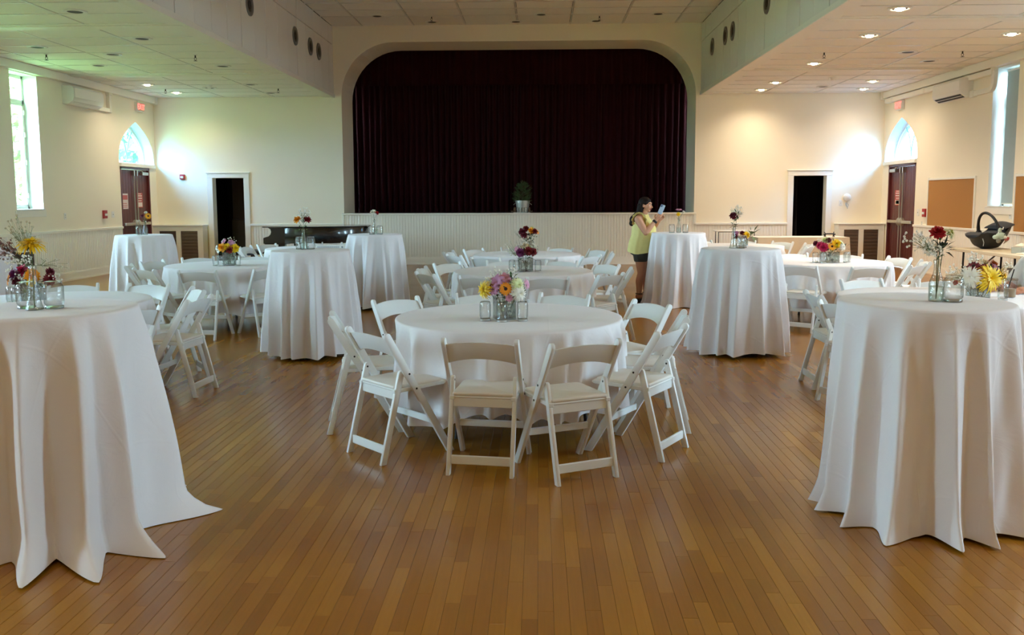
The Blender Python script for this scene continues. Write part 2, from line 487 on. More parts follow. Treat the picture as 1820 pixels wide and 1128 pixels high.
def plank_shape(mb, cx, y0, L, dz):
    g = 0.0003; c = 0.0010; w = PW / 2 - g
    vs = [(cx - w, y0 + g, -0.010), (cx + w, y0 + g, -0.010), (cx + w, y0 + L - g, -0.010), (cx - w, y0 + L - g, -0.010),
          (cx - w, y0 + g, dz - c), (cx + w, y0 + g, dz - c), (cx + w, y0 + L - g, dz - c), (cx - w, y0 + L - g, dz - c),
          (cx - w + c, y0 + g + c, dz), (cx + w - c, y0 + g + c, dz), (cx + w - c, y0 + L - g - c, dz), (cx - w + c, y0 + L - g - c, dz)]
    fs = [(0, 1, 5, 4), (1, 2, 6, 5), (2, 3, 7, 6), (3, 0, 4, 7), (4, 5, 9, 8), (5, 6, 10, 9), (6, 7, 11, 10), (7, 4, 8, 11), (8, 9, 10, 11)]
    mb.add(vs, fs)
pm = MB(); plank_shape(pm, 0, 0, 1.0, 0.0)
plank_me = pm.mesh('plank')
for x, y, L, q in planks[:300]:
    o = link('plank', plank_me, M_FLOOR1, floor)
    o.location = (x, y, -0.0006 + 0.0006 * q); o.scale = (1, L, 1)
field = MB()
for x, y, L, q in planks[300:]:
    if y < 6.5:
        plank_shape(field, x, y, L, -0.0006 + 0.0006 * q)
    else:                                    # too far off to tell the joints: boards laid tight
        w = PW / 2
        field.add([(x - w, y, 0), (x + w, y, 0), (x + w, y + L, 0), (x - w, y + L, 0)], [(0, 1, 2, 3)])
me = bpy.data.meshes.new('plank_field'); me.from_pydata(field.v, [], field.f); me.update()
tag(link('plank_field', me, M_FLOOR2, floor), kind='stuff')

# ceilings: one structure, lay-in tiles and grid bars are its pieces
cb = MB()
cb.box(XL - 0.4, BL, YF - 0.3, YB + 0.2, ZS + 0.05, ZS + 0.25)
cb.box(BR, XR + 0.4, YF - 0.3, YB + 0.2, ZS + 0.05, ZS + 0.25)
cb.box(BL - 0.1, BR + 0.1, YF - 0.3, YB + 0.2, ZC + 0.05, ZC + 0.25)
ceiling = struct('ceiling', cb, M_DARKGAP)
def tile_mesh(w, l):
    mb = MB(); c = 0.007; h = 0.014
    mb.add([(-w / 2, -l / 2, 0.03), (w / 2, -l / 2, 0.03), (w / 2, l / 2, 0.03), (-w / 2, l / 2, 0.03),
            (-w / 2, -l / 2, h), (w / 2, -l / 2, h), (w / 2, l / 2, h), (-w / 2, l / 2, h),
            (-w / 2 + c, -l / 2 + c, 0.002), (w / 2 - c, -l / 2 + c, 0.002), (w / 2 - c, l / 2 - c, 0.002), (-w / 2 + c, l / 2 - c, 0.002)],
           [(0, 1, 2, 3), (0, 4, 5, 1), (1, 5, 6, 2), (2, 6, 7, 3), (3, 7, 4, 0), (4, 8, 9, 5), (5, 9, 10, 6), (6, 10, 11, 7), (7, 11, 8, 4), (8, 11, 10, 9)])
    return mb.mesh('ceiling_tile')
tile_cache = {}
def tile(x0, x1, y0, y1, z):
    k = (round(x1 - x0, 3), round(y1 - y0, 3))
    if k not in tile_cache: tile_cache[k] = tile_mesh(k[0] - 0.038, k[1] - 0.038)
    o = link('ceiling_tile', tile_cache[k], M_TILE, ceiling)
    o.location = ((x0 + x1) / 2, (y0 + y1) / 2, z + rng.random() * 0.002)
def grid_bar(x0, x1, y0, y1, z):
    mb = MB().box(x0, x1, y0, y1, z - 0.003, z + 0.03)
    obj('grid_bar', mb, M_GRID, ceiling)
BEAMS = [7.25, 12.15, 16.85]
ROW = 0.655
def bay_rows():
    out = []
    for a, b in ((7.42, 11.98), (12.32, 16.68), (17.02, YB)):
        y = a
        while y < b - 0.05:
            out.append((y, min(y + ROW, b))); y += ROW
    return out
ROWS = bay_rows()
for xs in ([XL, -8.63, -7.42, -6.23, BL], [BR, 5.17, 6.36, 7.55, XR]):
    for y0, y1 in ROWS:
        if y1 < 9.0: continue
        for a, b in zip(xs, xs[1:]): tile(a, b, y0, y1, ZS)
        grid_bar(xs[0], xs[-1], y0 - 0.009, y0 + 0.009, ZS)
    for a in xs[1:-1]: grid_bar(a - 0.009, a + 0.009, 9.0, YB, ZS + 0.0006)
    for yb in BEAMS:
        mb = MB().box(xs[0], xs[-1], yb - 0.17, yb + 0.17, ZS - 0.014, ZS + 0.05)
        mb.box(xs[0], xs[-1], yb - 0.11, yb + 0.11, ZS - 0.026, ZS - 0.014)
        obj('ceiling_beam', mb, M_TRIM, ceiling, bevel=0.004)
    # plain field nearer than the picture shows
    mb = MB().box(xs[0], xs[-1], YF, 9.0, ZS, ZS + 0.05)
    obj('ceiling_field', mb, M_TILE, ceiling)
cx = [-4.84, -4.12 + 1.21 * 0.0, -2.91, -1.70, -0.49, 0.72, 1.93, 3.14, 3.78]
cy = [14.3 + 0.655 * k for k in range(10)]; cy[-1] = YB
for y0, y1 in zip(cy, cy[1:]):
    if y1 < 16.5: continue
    for a, b in zip(cx, cx[1:]): tile(a, b, y0, y1, ZC)
    grid_bar(BL, BR, y0 - 0.009, y0 + 0.009, ZC)
for a in cx[1:-1]: grid_bar(a - 0.009, a + 0.009, 16.0, YB, ZC + 0.0006)
obj('ceiling_field', MB().box(BL, BR, YF, 16.3, ZC, ZC + 0.05), M_TILE, ceiling)

# bulkheads between the two ceiling heights, clad with upright panels
for side, X, s in (('upper_left', BL, 1), ('upper_right', BR, -1)):
    w = struct('wall_' + side, MB().box(min(X, X - 0.1 * s), max(X, X - 0.1 * s), YF, YB, ZS + 0.02, ZC + 0.1), M_DARKGAP)
    ZJ = 5.15
    y = YB - 0.45
    edges = [YB, y]
    while y > 8.2:
        y -= ROW; edges.append(y)
    pc = {}
    for y1, y0 in zip(edges, edges[1:]):
        for z0, z1 in ((ZS + 0.05, ZJ), (ZJ, ZC)):
            k = (round(y1 - y0, 3), z0)
            if k not in pc:
                mb = MB().box(-0.012, 0.012, -(y1 - y0) / 2 + 0.008, (y1 - y0) / 2 - 0.008, z0 + 0.006, z1 - 0.006)
                pc[k] = mb.mesh('bulkhead_panel', bevel=0.004)
            o = link('bulkhead_panel', pc[k], M_PANEL, w)
            o.location = (X + s * (0.010 + rng.random() * 0.006), (y0 + y1) / 2, rng.uniform(-0.004, 0.004))
            o.rotation_euler = (0, 0, rng.uniform(-0.004, 0.004))
    obj('panel_field', MB().box(min(X, X + s * 0.02), max(X, X + s * 0.02), YF, edges[-1] - 0.01, ZS + 0.05, ZC), M_PANEL, w)
    mb = MB().box(min(X - 0.02 * s, X + s * 0.045), max(X - 0.02 * s, X + s * 0.045), YF, YB, ZS - 0.03, ZS + 0.055)
    mb.box(min(X - 0.24 * s, X), max(X - 0.24 * s, X), YF, YB, ZS - 0.016, ZS + 0.03)
    struct('trim_1' if s > 0 else 'trim_2', mb, M_TRIM, bevel=0.006)

# boxed trim high on the side walls, chair rails, wainscot, baseboards
for i, (X, s) in enumerate(((XL, 1), (XR, -1))):
    a, b = sorted((X, X + s * 0.11))
    mb = MB().box(a, b, YF, YB - 0.02, 3.81, ZS)
    c, d = sorted((X, X + s * 0.125))
    mb.box(c, d, YB - 0.16, YB - 0.02, 3.79, ZS)
    struct('trim_%d' % (3 + i), mb, M_TRIM, bevel=0.006)
def bead_run(mb, p0, p1, n, z0, z1, out=0.012, pitch=0.068):
    """upright bead boards from p0 to p1 facing n"""
    p0, p1, n = Vector(p0), Vector(p1), Vector(n)
    L = (p1 - p0).length; d = (p1 - p0) / L
    k = max(1, round(L / pitch)); w = L / k
    prof = []
    for i in range(k):
        s = i * w
        prof += [(s, out - 0.010), (s + 0.006, out), (s + w - 0.018, out), (s + w - 0.014, out - 0.005), (s + w - 0.010, out), (s + w - 0.006, out)]
    prof.append((L, out - 0.010))
    vs = []
    for s, h in prof:
        q = p0 + d * s + n * h
        vs += [(q.x, q.y, z0), (q.x, q.y, z1)]
    fs = [(2 * i, 2 * i + 2, 2 * i + 3, 2 * i + 1) for i in range(len(prof) - 1)]
    mb.add(vs, fs)
RZ = 0.95
def clad(parent, mbs, name='beadboard'):
    me = bpy.data.meshes.new(name); me.from_pydata(mbs.v, [], mbs.f); me.update()
    tag(link(name, me, M_WAIN, parent), kind='stuff')
mb = MB()
bead_run(mb, (XL, YF, 0), (XL, DOOR_Y0 - 0.02, 0), (1, 0, 0), 0.0, RZ)
clad(wall_left, mb)
mb = MB()
bead_run(mb, (XR, YF, 0), (XR, DOOR_Y0 - 0.02, 0), (-1, 0, 0), 0.0, RZ)
clad(wall_right, mb)
mb = MB()
bead_run(mb, (-6.90, YB, 0), (SX0 - 0.02, YB, 0), (0, -1, 0), 0.0, RZ)
bead_run(mb, (SX0 - 0.02, YB, 0), (SX1 + 0.02, YB, 0), (0, -1, 0), 0.0, SZ0 - 0.01)
bead_run(mb, (SX1 + 0.02, YB, 0), (5.82, YB, 0), (0, -1, 0), 0.0, RZ)
clad(wall_back, mb)
rail = MB()
rail.box(-6.91, SX0 - 0.02, YB - 0.04, YB, RZ - 0.02, RZ + 0.03)
rail.box(SX1 + 0.02, 5.83, YB - 0.04, YB, RZ - 0.02, RZ + 0.03)
rail.box(SX0 - 0.05, SX0 + 0.01, YB - 0.035, YB, RZ, SZ0 + 0.02)
rail.box(SX1 - 0.01, SX1 + 0.05, YB - 0.035, YB, RZ, SZ0 + 0.02)
rail.box(SX0 - 0.05, SX1 + 0.05, YB - 0.05, YB + 0.01, SZ0 - 0.03, SZ0 + 0.012)
struct('trim_5', rail, M_TRIM, bevel=0.006)
struct('trim_6', MB().box(XL, XL + 0.035, YF, DOOR_Y0 - 0.02, RZ - 0.015, RZ + 0.035), M_TRIM, bevel=0.006)
struct('trim_7', MB().box(XR - 0.035, XR, YF, DOOR_Y0 - 0.02, RZ - 0.015, RZ + 0.035), M_TRIM, bevel=0.006)
def base_shape(mb, a, b, n):
    a, b, n = Vector(a), Vector(b), Vector(n)
    for h0, h1, t in ((0.0, 0.15, 0.026), (0.15, 0.175, 0.019), (0.0, 0.03, 0.038)):
        q = [a, b, b + n * t, a + n * t]
        vs = [(p.x, p.y, h0) for p in q] + [(p.x, p.y, h1) for p in q]
        mb.add(vs, [(3, 2, 1, 0), (4, 5, 6, 7), (0, 1, 5, 4), (1, 2, 6, 5), (2, 3, 7, 6), (3, 0, 4, 7)])
mb = MB(); base_shape(mb, (XL, YF, 0), (XL, DOOR_Y0 - 0.03, 0), (1, 0, 0)); struct('baseboard_left', mb, M_WAIN)
mb = MB(); base_shape(mb, (XR, YF, 0), (XR, DOOR_Y0 - 0.03, 0), (-1, 0, 0)); struct('baseboard_right', mb, M_WAIN)
mb = MB(); base_shape(mb, (-6.90, YB, 0), (5.82, YB, 0), (0, -1, 0)); struct('baseboard_back', mb, M_WAIN)

# stage box
st = MB()
st.box(SX0 - 0.6, SX1 + 0.6, YB + 0.001, YB + 4.0, SZ0 - 0.2, SZ0 - 0.002)
struct('floor_stage', st, mat('dark_stage_boards', srgb(58, 44, 34), 0.5, var=0.15, scale=6))
st = MB()
st.box(SX0 - 0.7, SX0 - 0.6, YB + 1.21, YB + 4.1, SZ0, 6.1)
st.box(SX1 + 0.6, SX1 + 0.7, YB + 1.21, YB + 4.1, SZ0, 6.1)
st.box(SX0 - 0.7, SX1 + 0.7, YB + 4.0, YB + 4.1, SZ0, 6.1)
st.box(SX0 - 0.7, SX1 + 0.7, YB + 1.16, YB + 4.1, 6.0, 6.1)
struct('wall_stage', st, M_MATTBLACK)
struct('wall_stage_header', MB().box(SX0 - 0.7, SX1 + 0.7, YB + 1.201, YB + 1.21, SZ1 + 0.3, 6.1), M_MATTBLACK)

def drape(x0, x1, z0, z1, y, folds, amp, seed, hem=0.0):
    """hanging pleated cloth"""
    r = random.Random(seed); n = int(folds * 8); mb = MB()
    ph = [r.uniform(-0.6, 0.6) for _ in range(folds + 2)]
    am = [r.uniform(0.6, 1.2) for _ in range(folds + 2)]
    rows = 10; vs = []
    for j in range(rows + 1):
        t = j / rows
        for i in range(n + 1):
            u = i / n * folds; k = int(u)
            p = ph[k] * (1 - (u - k)) + ph[k + 1] * (u - k)
            a = am[k] * (1 - (u - k)) + am[k + 1] * (u - k)
            w = math.sin(2 * PI * u + p + 0.25 * math.sin(3 * t + k))
            vs.append((x0 + (x1 - x0) * i / n + 0.01 * math.sin(5 * t + k), y + amp * a * (abs(w) ** 0.75) * (1 if w > 0 else -1) * (0.75 + 0.25 * t), z0 + hem * w + (z1 - z0) * (1 - t) - (hem * w if j == 0 else 0)))
    fs = [(j * (n + 1) + i, j * (n + 1) + i + 1, (j + 1) * (n + 1) + i + 1, (j + 1) * (n + 1) + i) for j in range(rows) for i in range(n)]
    return mb.add(vs, fs)
YC = YB + 1.42
o = obj('stage_curtain', drape(SX0 - 0.5, -0.62, SZ0 + 0.01, 5.5, YC + 0.10, 30, 0.055, 3), M_VELVET, smooth=60)
tag(o, 'dark burgundy pleated stage curtain, half left of the potted tree', 'curtain')
o = obj('stage_curtain', drape(-0.70, SX1 + 0.5, SZ0 + 0.01, 5.5, YC + 0.02, 30, 0.055, 4), M_VELVET, smooth=60)
tag(o, 'dark burgundy pleated stage curtain, half right of the potted tree', 'curtain')
o = obj('stage_valance', drape(SX0 - 0.5, SX1 + 0.5, 4.36, 5.6, YC - 0.16, 44, 0.04, 5, hem=0.006), M_VELVET, smooth=60)
tag(o, 'short burgundy pleated valance across the top of the stage opening', 'valance')

# dark rooms behind the two small doorways
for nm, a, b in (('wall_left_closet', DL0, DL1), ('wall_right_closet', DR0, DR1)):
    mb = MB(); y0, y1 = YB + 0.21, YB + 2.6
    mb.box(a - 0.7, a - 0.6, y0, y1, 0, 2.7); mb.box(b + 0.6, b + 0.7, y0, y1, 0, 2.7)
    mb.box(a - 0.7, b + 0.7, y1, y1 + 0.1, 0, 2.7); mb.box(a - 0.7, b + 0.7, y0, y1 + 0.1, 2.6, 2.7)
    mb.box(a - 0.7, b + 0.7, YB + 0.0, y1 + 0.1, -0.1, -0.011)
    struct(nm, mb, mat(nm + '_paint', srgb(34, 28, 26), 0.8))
# casings of the doorways
for i, (a, b) in enumerate(((DL0, DL1), (DR0, DR1))):
    mb = MB(); t = 0.13
    mb.box(a - t, a, YB - 0.03, YB, 0, DBZ); mb.box(b, b + t, YB - 0.03, YB, 0, DBZ)
    mb.box(a - t, b + t, YB - 0.032, YB, DBZ, DBZ + 0.11); mb.box(a - t - 0.02, b + t + 0.02, YB - 0.05, YB, DBZ + 0.11, DBZ + 0.135)
    struct('trim_%d' % (8 + i), mb, M_TRIM, bevel=0.004)
# what stands in the dark doorways
t = thing('organ_case', 'dark cabinet with upright pipes inside the left doorway', 'organ', (-7.20, YB + 1.1, 0))
obj('cabinet', MB().box(-0.55, 0.45, 0, 0.6, 0, 1.05), mat('dark_walnut', srgb(58, 48, 40), 0.5), t, bevel=0.01)
obj('upper_case', MB().box(-0.55, -0.12, 0.1, 0.6, 1.05, 2.2), mat('dark_oak', srgb(62, 46, 36), 0.6), t, bevel=0.01)
for k in range(5):
    obj('organ_pipe', MB().tube([(-0.06 + k * 0.085, 0.2, 1.08), (-0.06 + k * 0.085, 0.2, 2.12)], 0.017, 8), M_STEEL, t, smooth=True)
obj('pipe_rack', MB().box(-0.1, 0.42, 0.14, 0.17, 1.72, 1.79), M_WHITE, t)
o = obj('cover_sheet', drape(-7.40, -6.95, 0.25, 1.02, YB + 1.04, 4, 0.03, 9), mat('grey_blue_sheet', srgb(120, 138, 158), 0.8), smooth=60)
tag(o, 'grey blue sheet hanging over the dark cabinet in the left doorway', 'cloth')
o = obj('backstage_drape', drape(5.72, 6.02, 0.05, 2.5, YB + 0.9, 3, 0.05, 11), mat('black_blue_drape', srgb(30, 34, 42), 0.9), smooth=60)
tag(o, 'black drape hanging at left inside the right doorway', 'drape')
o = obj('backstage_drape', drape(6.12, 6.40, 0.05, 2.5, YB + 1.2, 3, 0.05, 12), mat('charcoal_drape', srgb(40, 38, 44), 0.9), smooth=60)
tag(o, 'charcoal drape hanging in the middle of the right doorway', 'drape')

# ---------------------------------------------------------------- windows
def window(n, X, s, y, shade=False):
    """tall window set back in its reveal; s = +1 on the left wall, -1 on the right"""
    xo = X - s * (REV - 0.05)
    def bx(mb, y0, y1, z0, z1, d=0.05):
        a, b = sorted((xo, xo + s * d)); mb.box(a, b, y0, y1, z0, z1)
    y0, y1 = y - WIN_W / 2, y + WIN_W / 2
    fr = MB(); t = 0.055
    bx(fr, y0, y0 + t, WIN_Z0, WIN_Z1); bx(fr, y1 - t, y1, WIN_Z0, WIN_Z1)
    bx(fr, y0, y1, WIN_Z0, WIN_Z0 + t); bx(fr, y0, y1, WIN_Z1 - t, WIN_Z1)
    bx(fr, y0, y1, 3.30, 3.37); bx(fr, y - 0.015, y + 0.015, 3.37, WIN_Z1 - t, 0.035)
    w = struct('window_%d' % n, fr, M_TRIM, bevel=0.004)
    sash = MB()
    bx(sash, y0 + t, y0 + t + 0.04, WIN_Z0 + t, 3.30, 0.07); bx(sash, y1 - t - 0.04, y1 - t, WIN_Z0 + t, 3.30, 0.07)
    bx(sash, y0 + t, y1 - t, WIN_Z0 + t, WIN_Z0 + t + 0.04, 0.07); bx(sash, y0 + t, y1 - t, 3.26, 3.30, 0.07)
    obj('sash', sash, M_TRIM, w, bevel=0.004)
    for a, b, c, d in ((y0 + t, y1 - t, WIN_Z0 + t, 3.28), (y0 + t, y - 0.01, 3.37, WIN_Z1 - t), (y + 0.01, y1 - t, 3.37, WIN_Z1 - t)):
        p, q = sorted((xo + s * 0.018, xo + s * 0.024))
        obj('pane', MB().box(p, q, a, b, c, d), M_GLASS, w)
    for hz in (1.6, 2.2, 2.7, 3.1):
        p, q = sorted((xo + s * 0.07, xo + s * 0.085))
        obj('hinge', MB().box(p, q, y1 - t - 0.02, y1 - t + 0.02, hz, hz + 0.09), M_TRIM, w, bevel=0.003)
    a, b = sorted((X - s * REV, X + s * 0.03))
    obj('window_sill', MB().box(a, b, y0 - 0.0, y1 + 0.0, WIN_Z0 - 0.001, WIN_Z0 + 0.012), M_REVEAL, w)
    a, b = sorted((X, X + s * 0.022))
    obj('apron', MB().box(a, b, y0 - 0.06, y1 + 0.05, WIN_Z0 - 0.13, WIN_Z0 - 0.01), M_TRIM, w, bevel=0.004)
    if shade:
        p, q = sorted((X - s * 0.20, X - s * 0.195))
        sh = thing('roller_shade', shade, 'shade', (0, 0, 0))
        obj('shade_cloth', MB().box(p, q, y0 + 0.01, y1 - 0.085, WIN_Z0 + 0.06, WIN_Z1 - 0.055), mat('grey_shade_cloth', srgb(170, 184, 184), 0.9, bump=0.2, bscale=300), sh)
        obj('shade_tube', MB().tube([(X - s * 0.2, y0 + 0.01, WIN_Z1 - 0.05), (X - s * 0.2, y1 - 0.085, WIN_Z1 - 0.05)], 0.018, 10), M_TRIM, sh, smooth=True)
        obj('hem_bar', MB().box(p - 0.004, q + 0.004, y0 + 0.01, y1 - 0.085, WIN_Z0 + 0.045, WIN_Z0 + 0.065), M_TRIM, sh)
for k, yy in enumerate(WIN_Y):
    window(2 * k + 1, XL, 1, yy)
    window(2 * k + 2, XR, -1, yy, 'grey roller shade drawn down in the right wall window beside the corkboards' if k == 0 else None)

def arch_window(n, X, s):
    xo = X - s * 0.27
    outer = arch_pts(ARCH_C, ARCH_W, ARCH_Z, ARCH_H)
    inner = arch_pts(ARCH_C, ARCH_W - 0.06, ARCH_Z + 0.05, ARCH_H - 0.13)
    fr = MB(); m = len(outer)
    vs = [(xo, a, b) for a, b in outer] + [(xo, a, b) for a, b in inner] + [(xo + s * 0.05, a, b) for a, b in outer] + [(xo + s * 0.05, a, b) for a, b in inner]
    fs = []
    for i in range(m):
        j = (i + 1) % m
        fs += [(i, j, m + j, m + i), (2 * m + i, 3 * m + i, 3 * m + j, 2 * m + j), (m + i, m + j, 3 * m + j, 3 * m + i)]
    fr.add(vs, fs)
    w = struct('window_%d' % n, fr, M_TRIM)
    pane = MB(); pane.prism(inner, xo + s * 0.02, xo + s * 0.026, 'x')
    obj('pane', pane, M_ARCHGLASS, w)
    wi, hi = ARCH_W - 0.06, ARCH_H - 0.13
    Rr = wi * 1.25
    for q in (-1, 1):                        # two intersecting tracery bars
        pts = []
        for i in range(13):
            a = 0.92 * i / 12
            yy = q * (Rr * (1 - math.cos(a)))
            zz = ARCH_Z + 0.05 + Rr * math.sin(a)
            if zz - ARCH_Z - 0.05 > hi * (1 - min(1, abs(yy) / wi)) ** (1 / ARCH_Q): break
            pts.append((xo + s * 0.035, ARCH_C + yy, zz))
        obj('tracery_bar', MB().tube(pts, 0.014, 6), mat('grey_tracery', srgb(150, 158, 158), 0.5), w, smooth=True)
    a, b = sorted((X - s * 0.30, X + s * 0.05))
    obj('ledge', MB().box(a, b, ARCH_C - ARCH_W, ARCH_C + ARCH_W - 0.01, DOOR_Z - 0.0, ARCH_Z + 0.012), M_REVEAL, w, bevel=0.006)
arch_window(11, XL, 1)
arch_window(12, XR, -1)

# ---------------------------------------------------------------- double exit doors
def double_door(n, X, s):
    fr = MB()
    a, b = sorted((X - s * 0.14, X + s * 0.012))
    fr.box(a, b, DOOR_Y0, DOOR_Y0 + 0.05, 0, DOOR_Z); fr.box(a, b, DOOR_Y1 - 0.05, DOOR_Y1, 0, DOOR_Z); fr.box(a, b, DOOR_Y0, DOOR_Y1, DOOR_Z - 0.05, DOOR_Z)
    d = struct('door_%d' % n, fr, M_MAROON, bevel=0.004)
    ym = (DOOR_Y0 + DOOR_Y1) / 2
    for k, (y0, y1) in enumerate(((DOOR_Y0 + 0.055, ym - 0.005), (ym + 0.005, DOOR_Y1 - 0.055))):
        lf = MB(); p, q = sorted((X - s * 0.09, X - s * 0.045)); lf.box(p, q, y0, y1, 0.01, DOOR_Z - 0.055)
        for g in range(5):                   # upright boards
            w = (y1 - y0) / 5; p, q = sorted((X - s * 0.05, X - s * 0.037)); lf.box(p, q, y0 + g * w + 0.004, y0 + (g + 1) * w - 0.004, 0.02, DOOR_Z - 0.065)
        leaf = obj('door_leaf', lf, M_MAROON, d, bevel=0.002)
        e = ym + (-0.07 if k == 0 else 0.07)
        bar = MB(); p, q = sorted((X - s * 0.035, X + s * 0.035)); bar.box(p, q, y0 + 0.03, y1 - 0.03, 0.985, 1.05)
        obj('push_bar', bar, M_CHROME, leaf, bevel=0.008)
        obj('latch_housing', MB().lathe([(0.0, 0.0), (0.09, 0.0), (0.09, 0.05), (0.06, 0.075), (0.0, 0.08)], 18, Matrix.Translation((X - s * 0.035, e, 1.02)) @ Matrix.Rotation(s * PI / 2, 4, 'Y')), M_CHROME, leaf, smooth=True)
        rod = MB(); rod.tube([(X + s * 0.0, e, 0.05), (X + s * 0.0, e, DOOR_Z - 0.12)], 0.012, 8); p, q = sorted((X - s * 0.037, X + s * 0.02))
        rod.box(p, q, e - 0.025, e + 0.025, DOOR_Z - 0.19, DOOR_Z - 0.07); rod.box(p, q, e - 0.025, e + 0.025, 0.03, 0.12)
        obj('latch_rod', rod, M_CHROME, leaf, smooth=True)
    p, q = sorted((X - s * 0.036, X + s * 0.04))
    cl = MB().box(p, q, DOOR_Y1 - 0.42, DOOR_Y1 - 0.12, DOOR_Z - 0.17, DOOR_Z - 0.10)
    cl.bar((X + s * 0.03, DOOR_Y1 - 0.4, DOOR_Z - 0.09), (X + s * 0.08, DOOR_Y1 - 0.62, DOOR_Z - 0.07), 0.03, 0.015)
    obj('door_closer', cl, M_CHROME, d, bevel=0.005)
double_door(1, XL, 1)
double_door(2, XR, -1)
def notice(X, s, y0, y1, z0, z1, red, label):
    t = thing('door_notice', label, 'sign', (X - s * 0.036, (y0 + y1) / 2, z0))
    h = z1 - z0; w = (y1 - y0) / 2
    a, b = sorted((0, s * 0.003))
    obj('plate', MB().box(a, b, -w, w, 0, h), mat('notice_plate', srgb(*((178, 70, 62) if red else (222, 206, 200))), 0.5), t)
    pr = MB(); a, b = sorted((s * 0.003, s * 0.0045))
    for u, v, q in ((0.06, 0.36, 0.8), (0.44, 0.50, 0.6), (0.60, 0.67, 0.75), (0.76, 0.83, 0.75), (0.90, 0.95, 0.55)) if red else ((0.1, 0.14, 0.7), (0.22, 0.26, 0.8), (0.34, 0.38, 0.6), (0.6, 0.9, 0.85)):
        pr.box(a, b, -w * q, w * q, h * u, h * (u + (v - u)))
    if red: pr.box(a, b + 0.0005, -w * 0.55, w * 0.55, h * 0.10, h * 0.32)
    obj('print', pr, mat('notice_print', srgb(*((232, 214, 206) if red else (190, 88, 80))), 0.5), t)
notice(XL, 1, 19.60, 19.90, 1.38, 1.72, True, 'red notice plate on the farther leaf of the left exit doors')
notice(XL, 1, 18.88, 19.18, 1.36, 1.70, False, 'white notice with red print on the nearer leaf of left exit doors')
notice(XR, -1, 19.62, 19.92, 1.38, 1.72, True, 'red notice plate on the leaf of the right exit doors')

# ---------------------------------------------------------------- outside
M_LAWN = mat('lawn_with_painted_sun', srgb(140, 172, 96), 0.9, var=0.25, scale=0.6)  # brighter green stands in for sunlight, as no sun lamp is set up
struct('ground', MB().box(-70, XL - 0.45, -50, 70, -0.5, -0.3), M_LAWN)
struct('pavement', MB().box(XR + 0.45, 70, -50, 70, -0.5, -0.3), mat('grey_asphalt', srgb(88, 88, 88), 0.9, var=0.1, scale=0.5))
def tree(x, y, h, r, seed, label):
    rr = random.Random(seed)
    t = thing('tree', label, 'tree', (x, y, -0.3))
    tr = MB(); tr.tube([(0, 0, 0), (0.05, 0.02, h * 0.3), (0, 0.1, h * 0.6)], [0.22, 0.16, 0.08], 8)
    for k in range(5):
        a = k * 1.3; tr.tube([(0.02, 0.03, h * (0.35 + 0.05 * k)), (math.cos(a) * r * 0.6, math.sin(a) * r * 0.6, h * (0.6 + 0.05 * k))], [0.07, 0.03], 6)
    obj('trunk', tr, mat('bark', srgb(86, 70, 54), 0.9, var=0.2), t, smooth=True)
    lv = MB()
    for k in range(1500):
        u = Vector((rr.gauss(0, 1), rr.gauss(0, 1), rr.gauss(0, 1))).normalized() * (rr.random() ** 0.4)
        c = Vector((u.x * r, u.y * r, h * 0.62 + u.z * h * 0.38))
        s = rr.uniform(0.16, 0.32)
        q = Vector((rr.gauss(0, 1), rr.gauss(0, 1), rr.gauss(0, 1))).normalized(); p = q.orthogonal().normalized() * s; w = q.cross(p)
        lv.add([c - p, c + w * 0.5, c + p, c - w * 0.5], [(0, 1, 2, 3)])
    me = bpy.data.meshes.new('foliage'); me.from_pydata(lv.v, [], lv.f)
    tag(link('foliage', me, mat('tree_leaves', srgb(112, 150, 74), 0.7, var=0.3, scale=2), t), kind='stuff')
tree(-20.5, 40.0, 8.0, 3.4, 1, 'leafy tree outside, seen through the left arched window')
tree(-25.0, 46.0, 10.0, 4.0, 2, 'tall leafy tree farther off outside the left arched window')
tree(-17.0, 27.5, 7.0, 2.8, 3, 'leafy tree outside, seen through the tall left window')
tree(-15.5, 20.5, 6.5, 2.6, 4, 'bushy tree added close outside the left exit doors to block low sky')  # this and the next two are added to block low sky, shaping the arch beam
tree(-16.5, 14.0, 6.0, 2.4, 5, 'bushy tree added outside between the left windows to block low sky')
tree(-18.5, 33.5, 6.5, 2.4, 6, 'bushy tree added outside past the left back corner to block low sky')
h = thing('sky_screen_house', 'white clapboard house added outside the right arched window to hide low sky', 'house', (17.0, 24.0, -0.3))  # added to cut the low sky light and look white through the arch
wl = obj('wall', MB().box(0, 7, -13, 13, 0, 6.0), mat('white_siding', srgb(226, 228, 228), 0.8), h)
obj('roof', MB().prism([(-0.5, 5.9), (7.5, 5.9), (3.5, 8.6)], -13.5, 13.5, 'y'), mat('grey_shingles', srgb(120, 118, 116), 0.9, var=0.2, scale=30), h)
for k in range(5):
    for z in (1.2, 3.9):
        f = obj('window', MB().box(-0.05, 0.0, -10.5 + k * 5, -9.3 + k * 5, z, z + 1.5), M_TRIM, h)
        obj('pane', MB().box(-0.06, -0.045, -10.4 + k * 5, -9.4 + k * 5, z + 0.1, z + 1.4), M_BLACK, f)
